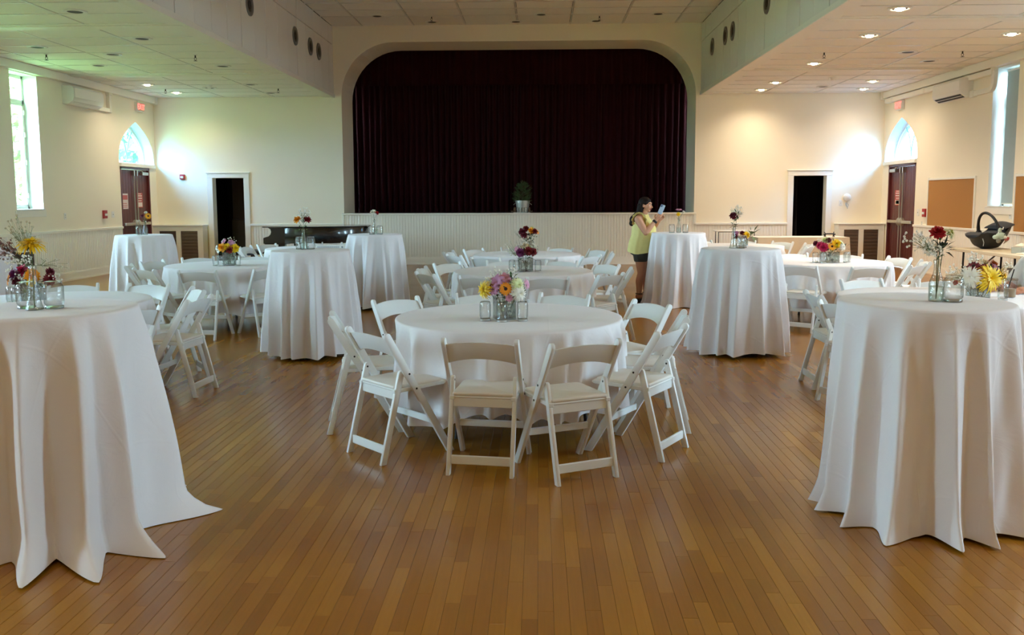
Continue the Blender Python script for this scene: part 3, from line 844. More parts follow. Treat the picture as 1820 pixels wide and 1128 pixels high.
# ---------------------------------------------------------------- linen
def cloth(r, zt, hem, n, seed, flare, amp, spread=0.0, N=256, rows=22, ridges=None, hemvar=0.02, droop=None):
    """round cloth over a round top: flat top, rolled edge, pleats that deepen towards the hem"""
    rr = random.Random(seed)
    if ridges is None:
        ridges = [((k + rr.uniform(-0.28, 0.28)) * 2 * PI / n, rr.uniform(0.55, 1.15), rr.uniform(0.75, 1.3)) for k in range(n)]
    lean = [rr.uniform(-0.10, 0.10) for _ in ridges]
    def fold(th, t):
        s = 0.0; kk = 0; own = 1.0
        for k, (a, h, w) in enumerate(ridges):
            d = (th - a - lean[k] * t + PI) % (2 * PI) - PI
            q = d / (w * PI / len(ridges))
            v = h * math.exp(-(abs(q) ** 1.35) * 2.4)
            if v > s: s = v
        return s
    fine = [(rr.uniform(0, 2 * PI), rr.uniform(0.3, 1.0), rr.uniform(0.05, 0.10), rr.uniform(-0.25, 0.25)) for _ in range(int(n * 1.6))]
    def crease(th, t):
        s = 0.0
        for a, h, w, l in fine:
            d = (th - a - l * t + PI) % (2 * PI) - PI
            if abs(d) < 3 * w: s += h * math.exp(-(d / w) ** 2)
        return s
    p1, p2, p3 = (rr.uniform(0, 6.28) for _ in range(3))
    vs = [(0, 0, zt)]; uv = [(0.0, 0.0)]; fs = []
    rings = [(r * k / 7, 0) for k in range(1, 7)] + [(r - 0.008, 0), (r + 0.001, 1), (r + 0.005, 2)]
    for q, flag in rings:
        for i in range(N):
            th = 2 * PI * i / N
            z = zt + (0.0, -0.004, -0.014)[flag]
            if flag == 0: z += 0.0012 * math.sin(9 * q + 3 * th + p1) * math.sin(5 * q - 2 * th)
            vs.append((q * math.cos(th), q * math.sin(th), z)); uv.append((q * math.cos(th), q * math.sin(th)))
    drop = zt - 0.014 - hem
    for j in range(1, rows + 1):
        t = j / rows
        for i in range(N):
            th = 2 * PI * i / N
            s = fold(th, t)
            ramp = 1 - math.exp(-t * 6.5)
            R = r + 0.006 + flare * t * (0.65 + 0.35 * s) + amp * ramp * (0.55 + 0.6 * t) * (s - 0.38)
            R += ((0.016 if hem < 0.1 else 0.022) * (crease(th, t) - 0.5) * min(1, t * 5)) * (1 - 0.3 * t)
            R += 0.004 * t * math.sin(23 * th + 7 * t + p2) + 0.004 * t * math.sin(11 * th - 9 * t + p3)
            hv = hemvar * math.sin(3 * th + p1) + hemvar * 0.6 * math.sin(7 * th + p2) + (0.03 if hem > 0.1 else 0.008) * (0.5 - s)
            if droop:
                for da, dw, dh in droop:
                    d = (th - da + PI) % (2 * PI) - PI
                    hv -= dh * math.exp(-(d / dw) ** 2)
            z = zt - 0.014 - (drop - hv) * t
            if spread and t > 0.86:
                f = (t - 0.86) / 0.14
                R += spread * f * f * s
                z += 0.03 * f * (1 - f)
            z = max(z, 0.004)
            vs.append((R * math.cos(th), R * math.sin(th), z))
            dd = r + t * drop
            uv.append((dd * math.cos(th), dd * math.sin(th)))
    fs += [(0, 1 + i, 1 + (i + 1) % N) for i in range(N)]
    tot = len(rings) + rows
    for j in range(tot - 1):
        b = 1 + j * N
        fs += [(b + i, b + N + i, b + N + (i + 1) % N, b + (i + 1) % N) for i in range(N)]
    me = bpy.data.meshes.new('tablecloth')
    me.from_pydata(vs, [], fs)
    ul = me.uv_layers.new(name='UVMap')
    for lp in me.loops: ul.data[lp.index].uv = uv[lp.vertex_index]
    for p in me.polygons: p.use_smooth = True
    return me

# ---------------------------------------------------------------- tables
def round_table(x, y, label, clabel, seed, rz=0.0, droop=None, hem=0.2):
    t = thing('round_table', 'round folding table under ' + label, 'table', (x, y, 0), rz, 'round tables')
    obj('tabletop', MB().lathe([(0.0, 0.70), (0.75, 0.70), (0.765, 0.708), (0.765, 0.738), (0.755, 0.744), (0, 0.744)], 48), M_TABLEGREY, t, smooth=True)
    for sx in (-1, 1):
        for sy in (-1, 1):
            obj('leg', MB().tube([(sx * 0.42, sy * 0.28, 0.70), (sx * 0.46, sy * 0.30, 0.02), (sx * 0.46, sy * 0.30, 0.0)], [0.015, 0.015, 0.02], 8), M_STEEL, t, smooth=True)
        obj('leg_brace', MB().tube([(sx * 0.452, -0.297, 0.14), (sx * 0.452, 0.297, 0.14)], 0.011, 8).tube([(sx * 0.44, 0.0, 0.30), (sx * 0.08, 0.0, 0.69)], 0.010, 8).tube([(sx * 0.445, -0.29, 0.30), (sx * 0.445, 0.29, 0.30)], 0.011, 8), M_STEEL, t, smooth=True)
    c = link('round_tablecloth', cloth(0.785, 0.752, hem, 22, seed, 0.0, 0.11, droop=droop, hemvar=0.022, rows=14), M_CLOTH)
    c.location = (x, y, 0)
    tag(c, 'white cloth draped over ' + clabel, 'tablecloth', 'cloths on the round tables')
def cocktail_table(x, y, label, seed, hem=0.03, flare=0.055, amp=0.115, n=15, spread=0.0, ridges=None, r=0.39):
    t = thing('cocktail_table', 'tall pedestal table under ' + label, 'table', (x, y, 0), seed * 0.4, 'tall cocktail tables')
    obj('tabletop', MB().lathe([(0.0, 1.02), (0.37, 1.02), (0.38, 1.028), (0.38, 1.046), (0.37, 1.053), (0, 1.053)], 40), M_TABLEGREY, t, smooth=True)
    obj('pole', MB().tube([(0, 0, 0.05), (0, 0, 1.02)], 0.038, 16), M_STEEL, t, smooth=True)
    for k in range(4):
        a = k * PI / 2
        obj('foot', MB().bar((0, 0, 0.045), (0.33 * math.cos(a), 0.33 * math.sin(a), 0.02), 0.05, 0.03), M_STEEL, t, bevel=0.004)
    c = link('cocktail_tablecloth', cloth(r, 1.06, hem, n, seed, flare, amp, spread, ridges=ridges, N=320, rows=26, hemvar=0.010), M_CLOTH)
    c.location = (x, y, 0)
    tag(c, 'floor-length white cloth over ' + label, 'tablecloth', 'cloths on the cocktail tables')

TB = {'R1': (-0.21, 6.00), 'R2': (-0.18, 9.82), 'R3': (-0.17, 12.75), 'R4': (-3.87, 10.75), 'R5': (-3.98, 6.85),
      'R6': (-3.77, 14.4), 'R7': (3.38, 14.95), 'R8': (3.66, 11.15), 'R9': (3.30, 7.2)}
TN = {'R1': 'the nearest middle round table', 'R2': 'the second middle round table', 'R3': 'the middle round table nearest the stage',
      'R4': 'the left round table before the radiator cover', 'R5': 'the left round table behind the yellow mum', 'R6': 'the round table by the piano',
      'R7': 'the round table before the right buffet', 'R8': 'the right round table with magenta flowers', 'R9': 'the round table with the seated man'}
for i, k in enumerate(TB):
    round_table(*TB[k], TN[k] + "'s cloth" if False else TN[k].replace('the ', 'the cloth of the ', 1), TN[k], 20 + i, rz=0.35 + 0.3 * i,
                droop=[(R_(-128), 0.28, 0.09)] if k == 'R1' else None, hem=0.20)
# the two nearest tall tables: each pleat where it falls in the hall, hems lying out over the floor
def rd(*a): return [(R_(d), h, w) for d, h, w in a]
C1R = rd((18, 1.02, 1.5), (-26, 1.1, 1.0), (-47, 1.15, 1.0), (-76, 1.0, 0.9), (-100, 0.8, 0.9), (-128, 0.9, 1.0), (-160, 0.9, 1.0), (160, 0.8, 1.1), (122, 0.9, 1.1), (85, 0.9, 1.1), (52, 0.8, 1.0))
C2R = rd((168, 0.7, 0.9), (-170, 0.75, 0.8), (-148, 0.8, 0.8), (-122, 1.0, 1.2), (-96, 1.0, 0.9), (-76, 0.95, 0.8), (-52, 1.1, 1.1), (-32, 0.8, 0.8), (-10, 0.9, 0.9), (14, 0.8, 0.9), (40, 0.8, 1.0), (70, 0.9, 1.0), (100, 0.9, 1.0), (134, 0.9, 1.0))
CN = {'C1': 'the tall table nearest on the left, yellow mum on it', 'C2': 'the tall table nearest on the right, red carnation on it',
      'C3': 'the tall table left of the middle, gold flower on it', 'C4': 'the tall table right of the middle, dark red rose on it',
      'C5': 'the tall table before the piano tail, white carnation on it', 'C6': 'the tall table beside the woman in yellow',
      'C7': 'the tall table before the left exit doors', 'C8': 'the bare tall table at the left edge'}
CT = {'C1': (-2.33, 4.0), 'C2': (1.90, 4.3), 'C3': (-2.29, 8.62), 'C4': (2.03, 8.8), 'C5': (-2.36, 12.45), 'C6': (2.04, 12.75), 'C7': (-5.72, 12.4), 'C8': (-5.90, 8.8)}
cocktail_table(*CT['C1'], CN['C1'], 41, hem=0.004, flare=0.10, amp=0.15, spread=0.15, ridges=C1R, r=0.40)
cocktail_table(*CT['C2'], CN['C2'], 42, hem=0.010, flare=0.045, amp=0.10, spread=0.05, ridges=C2R, r=0.40)
for i, k in enumerate(('C3', 'C4', 'C5', 'C6', 'C7', 'C8')):
    cocktail_table(*CT[k], CN[k], 43 + i, hem=0.035 if k != 'C6' else 0.006, spread=0.0 if k != 'C6' else 0.05, r=0.385)

# ---------------------------------------------------------------- folding chairs
PY0, PY1, PZ = 0.235, -0.235, 0.785
def post_y(z): return PY0 + (PY1 - PY0) * z / PZ
def rounded_bar(p0, p1, w, flat0=True):
    """outline of a straight flat bar in the y,z plane, foot cut level with the floor, head rounded"""
    (y0, z0), (y1, z1) = p0, p1
    d = Vector((y1 - y0, z1 - z0)).normalized(); nrm = Vector((d.y, -d.x))
    h = w / 2; cut = h / abs(nrm.x)
    pts = [(y0 - cut, z0), (y0 + cut, z0)]
    c = Vector((y1, z1)) - d * h
    for i in range(9):
        a = PI * i / 8
        q = c + nrm * (h * math.cos(a)) + d * (h * math.sin(a))
        pts.append((q.x, q.y))
    if nrm.x < 0: pts = [pts[1], pts[0]] + pts[2:]
    return pts
def chair_meshes():
    m = {}
    post = rounded_bar((PY0, 0.0), (PY1, PZ), 0.046)
    m['post'] = [MB().prism(post, s * 0.210 - 0.012, s * 0.210 + 0.012, 'x').mesh('front_leg', bevel=0.004, seg=2, smooth=30) for s in (-1, 1)]
    rl = rounded_bar((-0.250, 0.0), (-0.108, 0.55), 0.038)
    m['rear'] = [MB().prism(rl, s * 0.184 - 0.0115, s * 0.184 + 0.0115, 'x').mesh('rear_leg', bevel=0.004, seg=2, smooth=30) for s in (-1, 1)]
    fr = MB()                                       # seat frame: two side rails, front rail, underside
    fr.prism([(-0.165, 0.418), (0.205, 0.424), (0.222, 0.434), (0.218, 0.448), (-0.165, 0.442)], -0.195, -0.165, 'x')
    fr.prism([(-0.165, 0.418), (0.205, 0.424), (0.222, 0.434), (0.218, 0.448), (-0.165, 0.442)], 0.165, 0.195, 'x')
    fr.box(-0.166, 0.166, 0.185, 0.222, 0.424, 0.448)
    fr.box(-0.166, 0.166, -0.16, 0.19, 0.428, 0.438)
    m['frame'] = fr.mesh('seat_frame', bevel=0.004, smooth=30)
    pd = MB(); o = []
    for cx, cy, a0 in ((0.15, 0.165, 0), (-0.15, 0.165, 90), (-0.165, -0.145, 180), (0.165, -0.145, 270)):
        rr = 0.04 if a0 < 180 else 0.015
        o += [(cx + rr * math.cos(R_(a0 + k * 22.5)), cy + rr * math.sin(R_(a0 + k * 22.5))) for k in range(5)]
    pd.prism(o, 0.440, 0.461, 'z')
    m['pad'] = pd.mesh('seat_pad', bevel=0.008, seg=2, smooth=50)
    rr_ = MB(); rr_.bar((-0.173, -0.146, 0.412), (0.173, -0.146, 0.412), 0.018, 0.072)
    m['rail'] = rr_.mesh('rear_rail', bevel=0.003)
    s1 = MB(); s1.bar((-0.173, -0.228, 0.085), (0.173, -0.228, 0.085), 0.017, 0.052)
    m['s1'] = s1.mesh('rear_stretcher', bevel=0.004)
    s2 = MB(); yy = post_y(0.215); s2.bar((-0.199, yy, 0.215), (0.199, yy, 0.215), 0.016, 0.042)
    m['s2'] = s2.mesh('front_stretcher', bevel=0.004)
    bk = MB(); n = 14; vs = []; fs = []             # curved back board with an arched lower edge
    for i in range(n + 1):
        u = -1 + 2 * i / n; x = 0.200 * u
        bow = -0.018 * (1 - u * u)
        zt = 0.748 + 0.020 * (1 - u * u); zb = 0.628 + 0.034 * (1 - abs(u) ** 2.2)
        for z in (zb, zt):
            for e in (-0.007, 0.007):
                vs.append((x, post_y(z) + bow + e, z))
    for i in range(n):
        a = i * 4; b = a + 4
        fs += [(a, b, b + 2, a + 2), (a + 1, a + 3, b + 3, b + 1), (a + 2, b + 2, b + 3, a + 3), (a, a + 1, b + 1, b)]
    fs += [(0, 2, 3, 1), (n * 4, n * 4 + 1, n * 4 + 3, n * 4 + 2)]
    bk.add(vs, fs)
    m['back'] = bk.mesh('backrest', bevel=0.003, seg=2, smooth=50)
    m['bolt'] = []
    for s in (-1, 1):
        b = MB()
        for y, z in ((post_y(0.53) + 0.006, 0.53), (post_y(0.435), 0.435)):
            b.tube([(s * 0.2215, y, z), (s * 0.2245, y, z)], 0.0065, 8)
        b.tube([(s * 0.171, -0.115, 0.525), (s * 0.1755, -0.115, 0.525)], 0.0065, 8)
        m['bolt'].append(b.mesh('bolt'))
    return m
CH = chair_meshes()
def chair(x, y, face, label, group, small=False):
    """face: direction (degrees from +Y, clockwise) that a sitter looks"""
    t = thing('folding_chair', label, 'chair', (x, y, 0), -R_(face), group)
    for me in CH['post']: link('front_leg', me, M_CHAIR, t)
    for me in CH['rear']: link('rear_leg', me, M_CHAIR, t)
    link('seat_frame', CH['frame'], M_CHAIR, t)
    link('seat_pad', CH['pad'], M_PAD, t)
    link('backrest', CH['back'], M_CHAIR, t)
    link('rear_rail', CH['rail'], M_CHAIR, t)
    link('rear_stretcher', CH['s1'], M_CHAIR, t)
    link('front_stretcher', CH['s2'], M_CHAIR, t)
    if not small:
        for me in CH['bolt']: link('bolt', me, M_BOLT, t)
    return t
# R1: each chair as it stands
x0, y0 = TB['R1']
G1 = 'folding chairs at the nearest middle round table'
def foot(mx, my, face):            # from the middle of the two rear feet
    a = R_(face)
    return mx + 0.25 * math.sin(a), my + 0.25 * math.cos(a)
for mx, my, face, lab in (
        (-0.335, 4.775, 8, 'white folding chair in front of the nearest table, back turned, left of two'),
        (0.27, 4.70, -26, 'white folding chair in front of the nearest table, turned left, right of two'),
        (-1.05, 5.10, 46, 'white folding chair at the near left of the nearest middle table'),
        (0.83, 5.22, -58, 'white folding chair at the near right of the nearest middle table')):
    x, y = foot(mx, my, face); chair(x, y, face, lab, G1)
def around(key, phis, near, group, rad=0.99, jit=0.05, seed=0, small=False):
    cx_, cy_ = TB[key]; r = random.Random(seed + 100)
    for p, lab in phis:
        rr = rad + r.uniform(-jit, jit)
        a = R_(p)
        chair(cx_ + rr * math.sin(a), cy_ - rr * math.cos(a), -p + r.uniform(-7, 7), lab, group, small)
around('R1', [(-82, 'white folding chair partly hidden behind the near left chair of the nearest middle table'),
              (-130, 'white folding chair at the far left of the nearest middle table'),
              (85, 'white folding chair edge-on between two others, right of the nearest middle table'),
              (117, 'white folding chair facing us at the far right of the nearest middle table'),
              (160, 'white folding chair behind the nearest middle table, right of its bouquet'),
              (-166, 'white folding chair behind the nearest middle table, left of its bouquet')], '', G1, seed=1, jit=0.02)
POSN = {-18: 'at the front left', 18: 'at the front right', -54: 'at the near left', 54: 'at the near right', -90: 'at the left side', 90: 'at the right side',
        -126: 'at the far left', 126: 'at the far right', -162: 'at the back left', 162: 'at the back right'}
def ring(key, keep, short, shift=0.0, seed=0):
    around(key, [(k + shift, 'white folding chair %s of %s' % (POSN[k].replace('behind, ', 'behind and '), short)) for k in keep], '', 'folding chairs at ' + TN[key], seed=seed, small=True)
ring('R2', (-18, 18, -54, 54, -90, 90, -126, 126, -162, 162), 'the second middle round table', -4, 2)
ring('R3', (-18, 18, -54, 54, -90, 90, -126, 126, -162, 162), 'the middle round table nearest the stage', -8, 3)
ring('R4', (-18, 18, -54, 54, -90, -126, 126, -162, 162), 'the left round table before the radiator cover', 22, 4)
ring('R5', (54, 90, 126, 162, -162), 'the left table behind the yellow mum', 2, 5)
ring('R6', (-54, -90, -126, -162, 162, 126, 54), 'the round table by the piano', 0, 6)
ring('R7', (-90, -126, -162, 162, 126, 90, 54), 'the round table before the right buffet', 0, 7)
ring('R8', (-18, 18, 54, 90, 126, 162, -162), 'the right round table with magenta flowers', -14, 8)
around('R9', [(-57, 'white folding chair at the near left of the table with the seated man')], '', 'folding chairs at ' + TN['R9'], seed=9, jit=0.0)
around('R9', [(-92, 'white folding chair pushed in at the left side of the table with the seated man')], '', 'folding chairs at ' + TN['R9'], rad=0.80, seed=10, jit=0.0)
around('R9', [(-172, 'white folding chair behind the table with the seated man, left of its flowers'), (154, 'white folding chair behind the table with the seated man, right of its flowers')], '', 'folding chairs at ' + TN['R9'], seed=11)
# ---------------------------------------------------------------- glassware and flowers
def jar_mesh(r, h, lid):
    g = MB()
    z = 0.012 if lid else 0.0
    g.lathe([(r * 0.86, z), (r * 0.90, z + 0.004), (r * 0.90, z + h * 0.10), (r, z + h * 0.17), (r * 1.0, z + h * 0.78), (r * 0.93, z + h * 0.93), (r * 0.80, z + h)] if lid else
            [(r * 0.90, 0.0), (r * 0.94, 0.004), (r * 0.94, h * 0.08), (r * 0.84, h * 0.12), (r * 0.97, h * 0.18), (r, h * 0.24), (r, h * 0.78), (r * 0.93, h * 0.88), (r * 0.82, h * 0.92), (r * 0.86, h)], 24, sq=0.10)
    return g.mesh('jar_glass', smooth=50)
JM = {'s': jar_mesh(0.037, 0.118, True), 'w': jar_mesh(0.043, 0.125, False)}
LIDM = MB().lathe([(0.0, 0.0), (0.033, 0.0), (0.0355, 0.002), (0.0355, 0.013), (0.033, 0.014)], 24).mesh('jar_lid', smooth=40)
BASEM = MB().lathe([(0.0, 0.001), (0.036, 0.001), (0.039, 0.004), (0.038, 0.009), (0.0, 0.011)], 24).mesh('jar_base', smooth=40)
M_BASEGL = glass_mat('thick_base_glass', (0.80, 0.86, 0.85), (0.35, 0.42, 0.40), 0.2)
def jar(kind, x, y, z, label, group, s=1.0):
    t = thing('glass_jar', label, 'jar', (x, y, z), random.Random(x * 31 + y).random() * 6, group)
    t.scale = (s, s, s)
    link('jar_glass', JM[kind], M_JAR, t)
    if kind == 's': link('lid', LIDM, M_LID, t)
    else: link('thick_base', BASEM, M_BASEGL, t)
    return t
BOTM = MB().lathe([(0.030, 0.0), (0.034, 0.003), (0.035, 0.02), (0.035, 0.085), (0.031, 0.105), (0.019, 0.135), (0.0155, 0.150), (0.0145, 0.185), (0.0175, 0.190), (0.0175, 0.202), (0.015, 0.205)], 20).mesh('bottle_glass', smooth=50)
BOTM2 = MB().lathe([(0.036, 0.0), (0.040, 0.004), (0.034, 0.020), (0.027, 0.05), (0.024, 0.08), (0.020, 0.12), (0.0155, 0.155), (0.0145, 0.182), (0.0175, 0.19), (0.0175, 0.202), (0.015, 0.205)], 20).mesh('bottle_glass', smooth=50)
WATM = MB().lathe([(0.0, 0.006), (0.029, 0.006), (0.031, 0.02), (0.031, 0.075), (0.0, 0.076)], 16).mesh('water', smooth=50)
def bottle(x, y, z, label, flared=False):
    t = thing('bud_vase', label, 'vase', (x, y, z), 0, 'bottle vases on the cocktail tables')
    link('bottle_glass', BOTM2 if flared else BOTM, M_BOTTLE, t)
    if not flared: link('water', WATM, M_WATER, t)
    return t
def square_vase(x, y, z, w, h, rz, label):
    t = thing('square_vase', label, 'vase', (x, y, z), rz, 'square vases on the round tables')
    g = MB(); k = w / 2
    g.box(-k, k, -k, k, 0.0, 0.014)
    for a, b, c, d in ((-k, k, -k, -k + 0.005), (-k, k, k - 0.005, k), (-k, -k + 0.005, -k, k), (k - 0.005, k, -k, k)): g.box(a, b, c, d, 0.014, h)
    obj('vase_glass', g, M_JAR, t, bevel=0.002)
    obj('water', MB().box(-k + 0.008, k - 0.008, -k + 0.008, k - 0.008, 0.016, h * 0.62), M_WATER, t)
    return t
PETC = {'yellow': (238, 200, 20), 'gold': (236, 160, 24), 'orange': (236, 146, 30), 'red': (176, 22, 30), 'burgundy': (104, 20, 40), 'darkred': (120, 16, 24), 'pink': (214, 150, 176),
        'lilac': (188, 134, 172), 'purple': (120, 40, 92), 'white': (240, 236, 222), 'pale': (222, 226, 168), 'magenta': (192, 34, 84), 'cream': (234, 222, 190), 'rust': (176, 96, 40), 'mauve': (136, 102, 96)}
PM = {k: mat(k + '_petals', srgb(*v), 0.6, var=0.12, scale=60) for k, v in PETC.items()}
M_DISCY = mat('yellow_flower_centre', srgb(186, 150, 30), 0.8, var=0.2, scale=200)
M_DISCD = mat('dark_flower_centre', srgb(52, 26, 18), 0.8, var=0.2, scale=200)
M_BREATH = mat('white_blossom', srgb(236, 234, 222), 0.7)
M_TWIG = mat('thin_pale_green_twig', srgb(104, 118, 78), 0.7)
def petal(mb, th, el, L, w, curl, base=0.1):
    """one petal from the centre out: th around, el up from the horizontal"""
    vs = []; n = 3
    c, s = math.cos(th), math.sin(th)
    for i in range(n + 1):
        u = base + (1 - base) * i / n
        e = el - curl * (i / n) ** 2
        rr = L * u
        x, z = rr * math.cos(e), rr * math.sin(e)
        hw = w * (0.45, 1.0, 0.95, 0.35)[i] / 2
        for q in (-1, 1):
            vs.append((x * c - q * hw * s, x * s + q * hw * c, z))
    mb.add(vs, [(2 * i, 2 * i + 1, 2 * i + 3, 2 * i + 2) for i in range(n)])
def bloom_mesh(kind):
    mb = MB(); r = random.Random(len(kind) * 13)
    if kind == 'spider':
        for ring_, (k, el, L) in enumerate(((26, -0.10, 1.0), (24, 0.25, 0.95), (20, 0.6, 0.80), (14, 0.95, 0.6), (8, 1.25, 0.42))):
            for i in range(k): petal(mb, 2 * PI * (i + 0.4 * ring_) / k + r.uniform(-0.08, 0.08), el + r.uniform(-0.1, 0.1), L * r.uniform(0.88, 1.06), 0.13, 0.35, 0.06)
    elif kind == 'daisy':
        for i in range(15): petal(mb, 2 * PI * i / 15, 0.18 + r.uniform(-0.05, 0.05), 1.0 * r.uniform(0.94, 1.04), 0.34, 0.25, 0.18)
        for i in range(13): petal(mb, 2 * PI * (i + 0.5) / 13, 0.34, 0.85, 0.32, 0.2, 0.18)
    elif kind == 'lily':
        for i in range(6): petal(mb, 2 * PI * i / 6, 0.75, 1.0, 0.5, 0.7, 0.05)
        for i in range(6): petal(mb, 2 * PI * (i + 0.5) / 6, 0.35, 0.9, 0.42, 0.4, 0.05)
    else:                                            # ruffled carnation / small mum
        for ring_, (k, el, L) in enumerate(((14, -0.05, 1.0), (13, 0.3, 0.98), (12, 0.62, 0.9), (9, 0.95, 0.8), (6, 1.25, 0.72))):
            for i in range(k): petal(mb, 2 * PI * (i + 0.45 * ring_) / k + r.uniform(-0.12, 0.12), el + r.uniform(-0.14, 0.14), L * r.uniform(0.88, 1.05), 0.46, r.uniform(-0.3, 0.3), 0.05)
    return mb
BK = {}
def bloom(kind, colour):
    if (kind, colour) not in BK:
        BK[kind, colour] = bloom_mesh(kind).mesh('petals', smooth=60)
        BK[kind, colour].materials.append(PM[colour])
    return BK[kind, colour]
DISCM = MB().ball((0, 0, 0.08), (0.26, 0.26, 0.14), 12, 6).mesh('disc', smooth=60)
CALYX = MB().lathe([(0.04, -0.42), (0.16, -0.3), (0.24, -0.08), (0.10, 0.02)], 8).mesh('calyx', smooth=60)
CNAME = {'pale': 'pale green', 'darkred': 'dark red', 'gold': 'golden yellow', 'mauve': 'dried mauve'}
KNAME = {'spider': 'spider mum', 'daisy': 'daisy', 'lily': 'lily-like bloom', 'ruffle': 'carnation'}
def flower(kind, colour, base, head, face, size, where, group, leaves=False):
    """a cut flower: stem foot at base, bloom at head looking along face (both in the hall's frame)"""
    b = Vector(base); h = Vector(head) - b
    t = thing('cut_flower', '%s %s %s' % (CNAME.get(colour, colour), KNAME[kind], where), 'flower', base, 0, group)
    mid = h * 0.5 + Vector((-h.x * 0.12, -h.y * 0.12, h.z * 0.08))
    if b.z > 1.0: mid = Vector((0.004 * math.sin(h.x * 90), 0.004 * math.cos(h.x * 90), 0.188))     # up through a bottle's neck
    st_ = MB().tube([(0, 0, 0), mid, h - Vector(face).normalized() * size * 0.3], [0.0022, 0.0020, 0.0018], 5)
    obj('stem', st_, M_STEM, t, smooth=True)
    M = aim(h, face, size, spin=h.x * 40)
    link('petals', bloom(kind, colour), None, t, M)
    if kind == 'daisy': link('disc', DISCM, M_DISCD if colour in ('orange', 'gold') else M_DISCY, t, M)
    if kind in ('ruffle', 'spider'): link('calyx', CALYX, M_STEM, t, M)
    if leaves:
        for q in range(2):
            lf = MB()
            a = q * 2.9 + h.x * 30; p = h * (0.64 + 0.12 * q)
            lf.add([p, p + Vector((0.012 * math.cos(a) - 0.006 * math.sin(a), 0.012 * math.sin(a) + 0.006 * math.cos(a), 0.01)), p + Vector((0.035 * math.cos(a), 0.035 * math.sin(a), 0.012)), p + Vector((0.012 * math.cos(a) + 0.008 * math.sin(a), 0.012 * math.sin(a) - 0.008 * math.cos(a), 0.0))], [(0, 1, 2, 3)])
            obj('leaf', lf, M_LEAF, t)
    return t
def breath(base, tip, spread, n, seed, label, group, size=0.0074, colour=None, twig=None):
    """a sprig of tiny blossoms"""
    r = random.Random(seed); b = Vector(base); T = Vector(tip) - b
    t = thing('blossom_sprig', label, 'flower', base, 0, group)
    tw = MB(); bl = MB()
    fork = T * 0.62
    if b.z > 1.0:
        nk = Vector((0.003, 0, 0.195)); fork = nk + (T - nk) * 0.35
        tw.tube([(0, 0, 0), nk, fork], 0.0013, 4)
    else: tw.tube([(0, 0, 0), fork * 0.5, fork], 0.0013, 4)
    for k in range(n):
        u = Vector((r.gauss(0, 1), r.gauss(0, 1), r.gauss(0, 0.8)))
        if u.length > 1.5: u *= 1.5 / u.length
        p = T + u * spread * 0.45
        m_ = fork + (p - fork) * 0.55 + Vector((r.uniform(-1, 1), r.uniform(-1, 1), 0.5)) * spread * 0.12
        tw.tube([fork + (p - fork) * r.uniform(0, 0.2), m_, p], 0.0007, 3, cap=False)
        bl.ball(p, size * r.uniform(0.7, 1.25), 5, 4)
        if r.random() < 0.6:
            q = m_ + u * spread * 0.16; tw.tube([m_, q], 0.0006, 3, cap=False); bl.ball(q, size * r.uniform(0.6, 1.0), 5, 4)
    obj('twigs', tw, twig or M_TWIG, t)
    obj('blossoms', bl, colour or M_BREATH, t, smooth=60)
    return t
def greens(base, c, rad, n, seed, label, group, dark=False, L=0.05, flat=0.6, parent_leaf='leaves'):
    """a tuft of leaves among the flowers"""
    r = random.Random(seed); t = thing('leafy_stem', label, 'leaves', base, 0, group)
    b = Vector(base); C = Vector(c) - b
    obj('stem', MB().tube([(0, 0, 0), C * 0.6, C], 0.002, 5), M_STEM, t)
    lv = MB()
    for k in range(n):
        d = Vector((r.gauss(0, 1), r.gauss(0, 1), r.gauss(0, flat))).normalized()
        p = C + d * rad * r.uniform(0.2, 0.8); e = (d + Vector((0, 0, 0.35))).normalized(); s = e.cross(Vector((0, 0, 1)))
        s = s.normalized() if s.length > 1e-3 else Vector((1, 0, 0))
        l = L * r.uniform(0.7, 1.3); w = l * 0.2
        lv.add([p, p + e * l * 0.45 + s * w + Vector((0, 0, 0.003)), p + e * l - Vector((0, 0, l * 0.12)), p + e * l * 0.45 - s * w + Vector((0, 0, 0.003)), p + e * l * 0.45], [(0, 1, 4), (1, 2, 4), (2, 3, 4), (3, 0, 4)])
    obj('leaves', lv, M_LEAFDK if dark else M_LEAF, t)
    return t

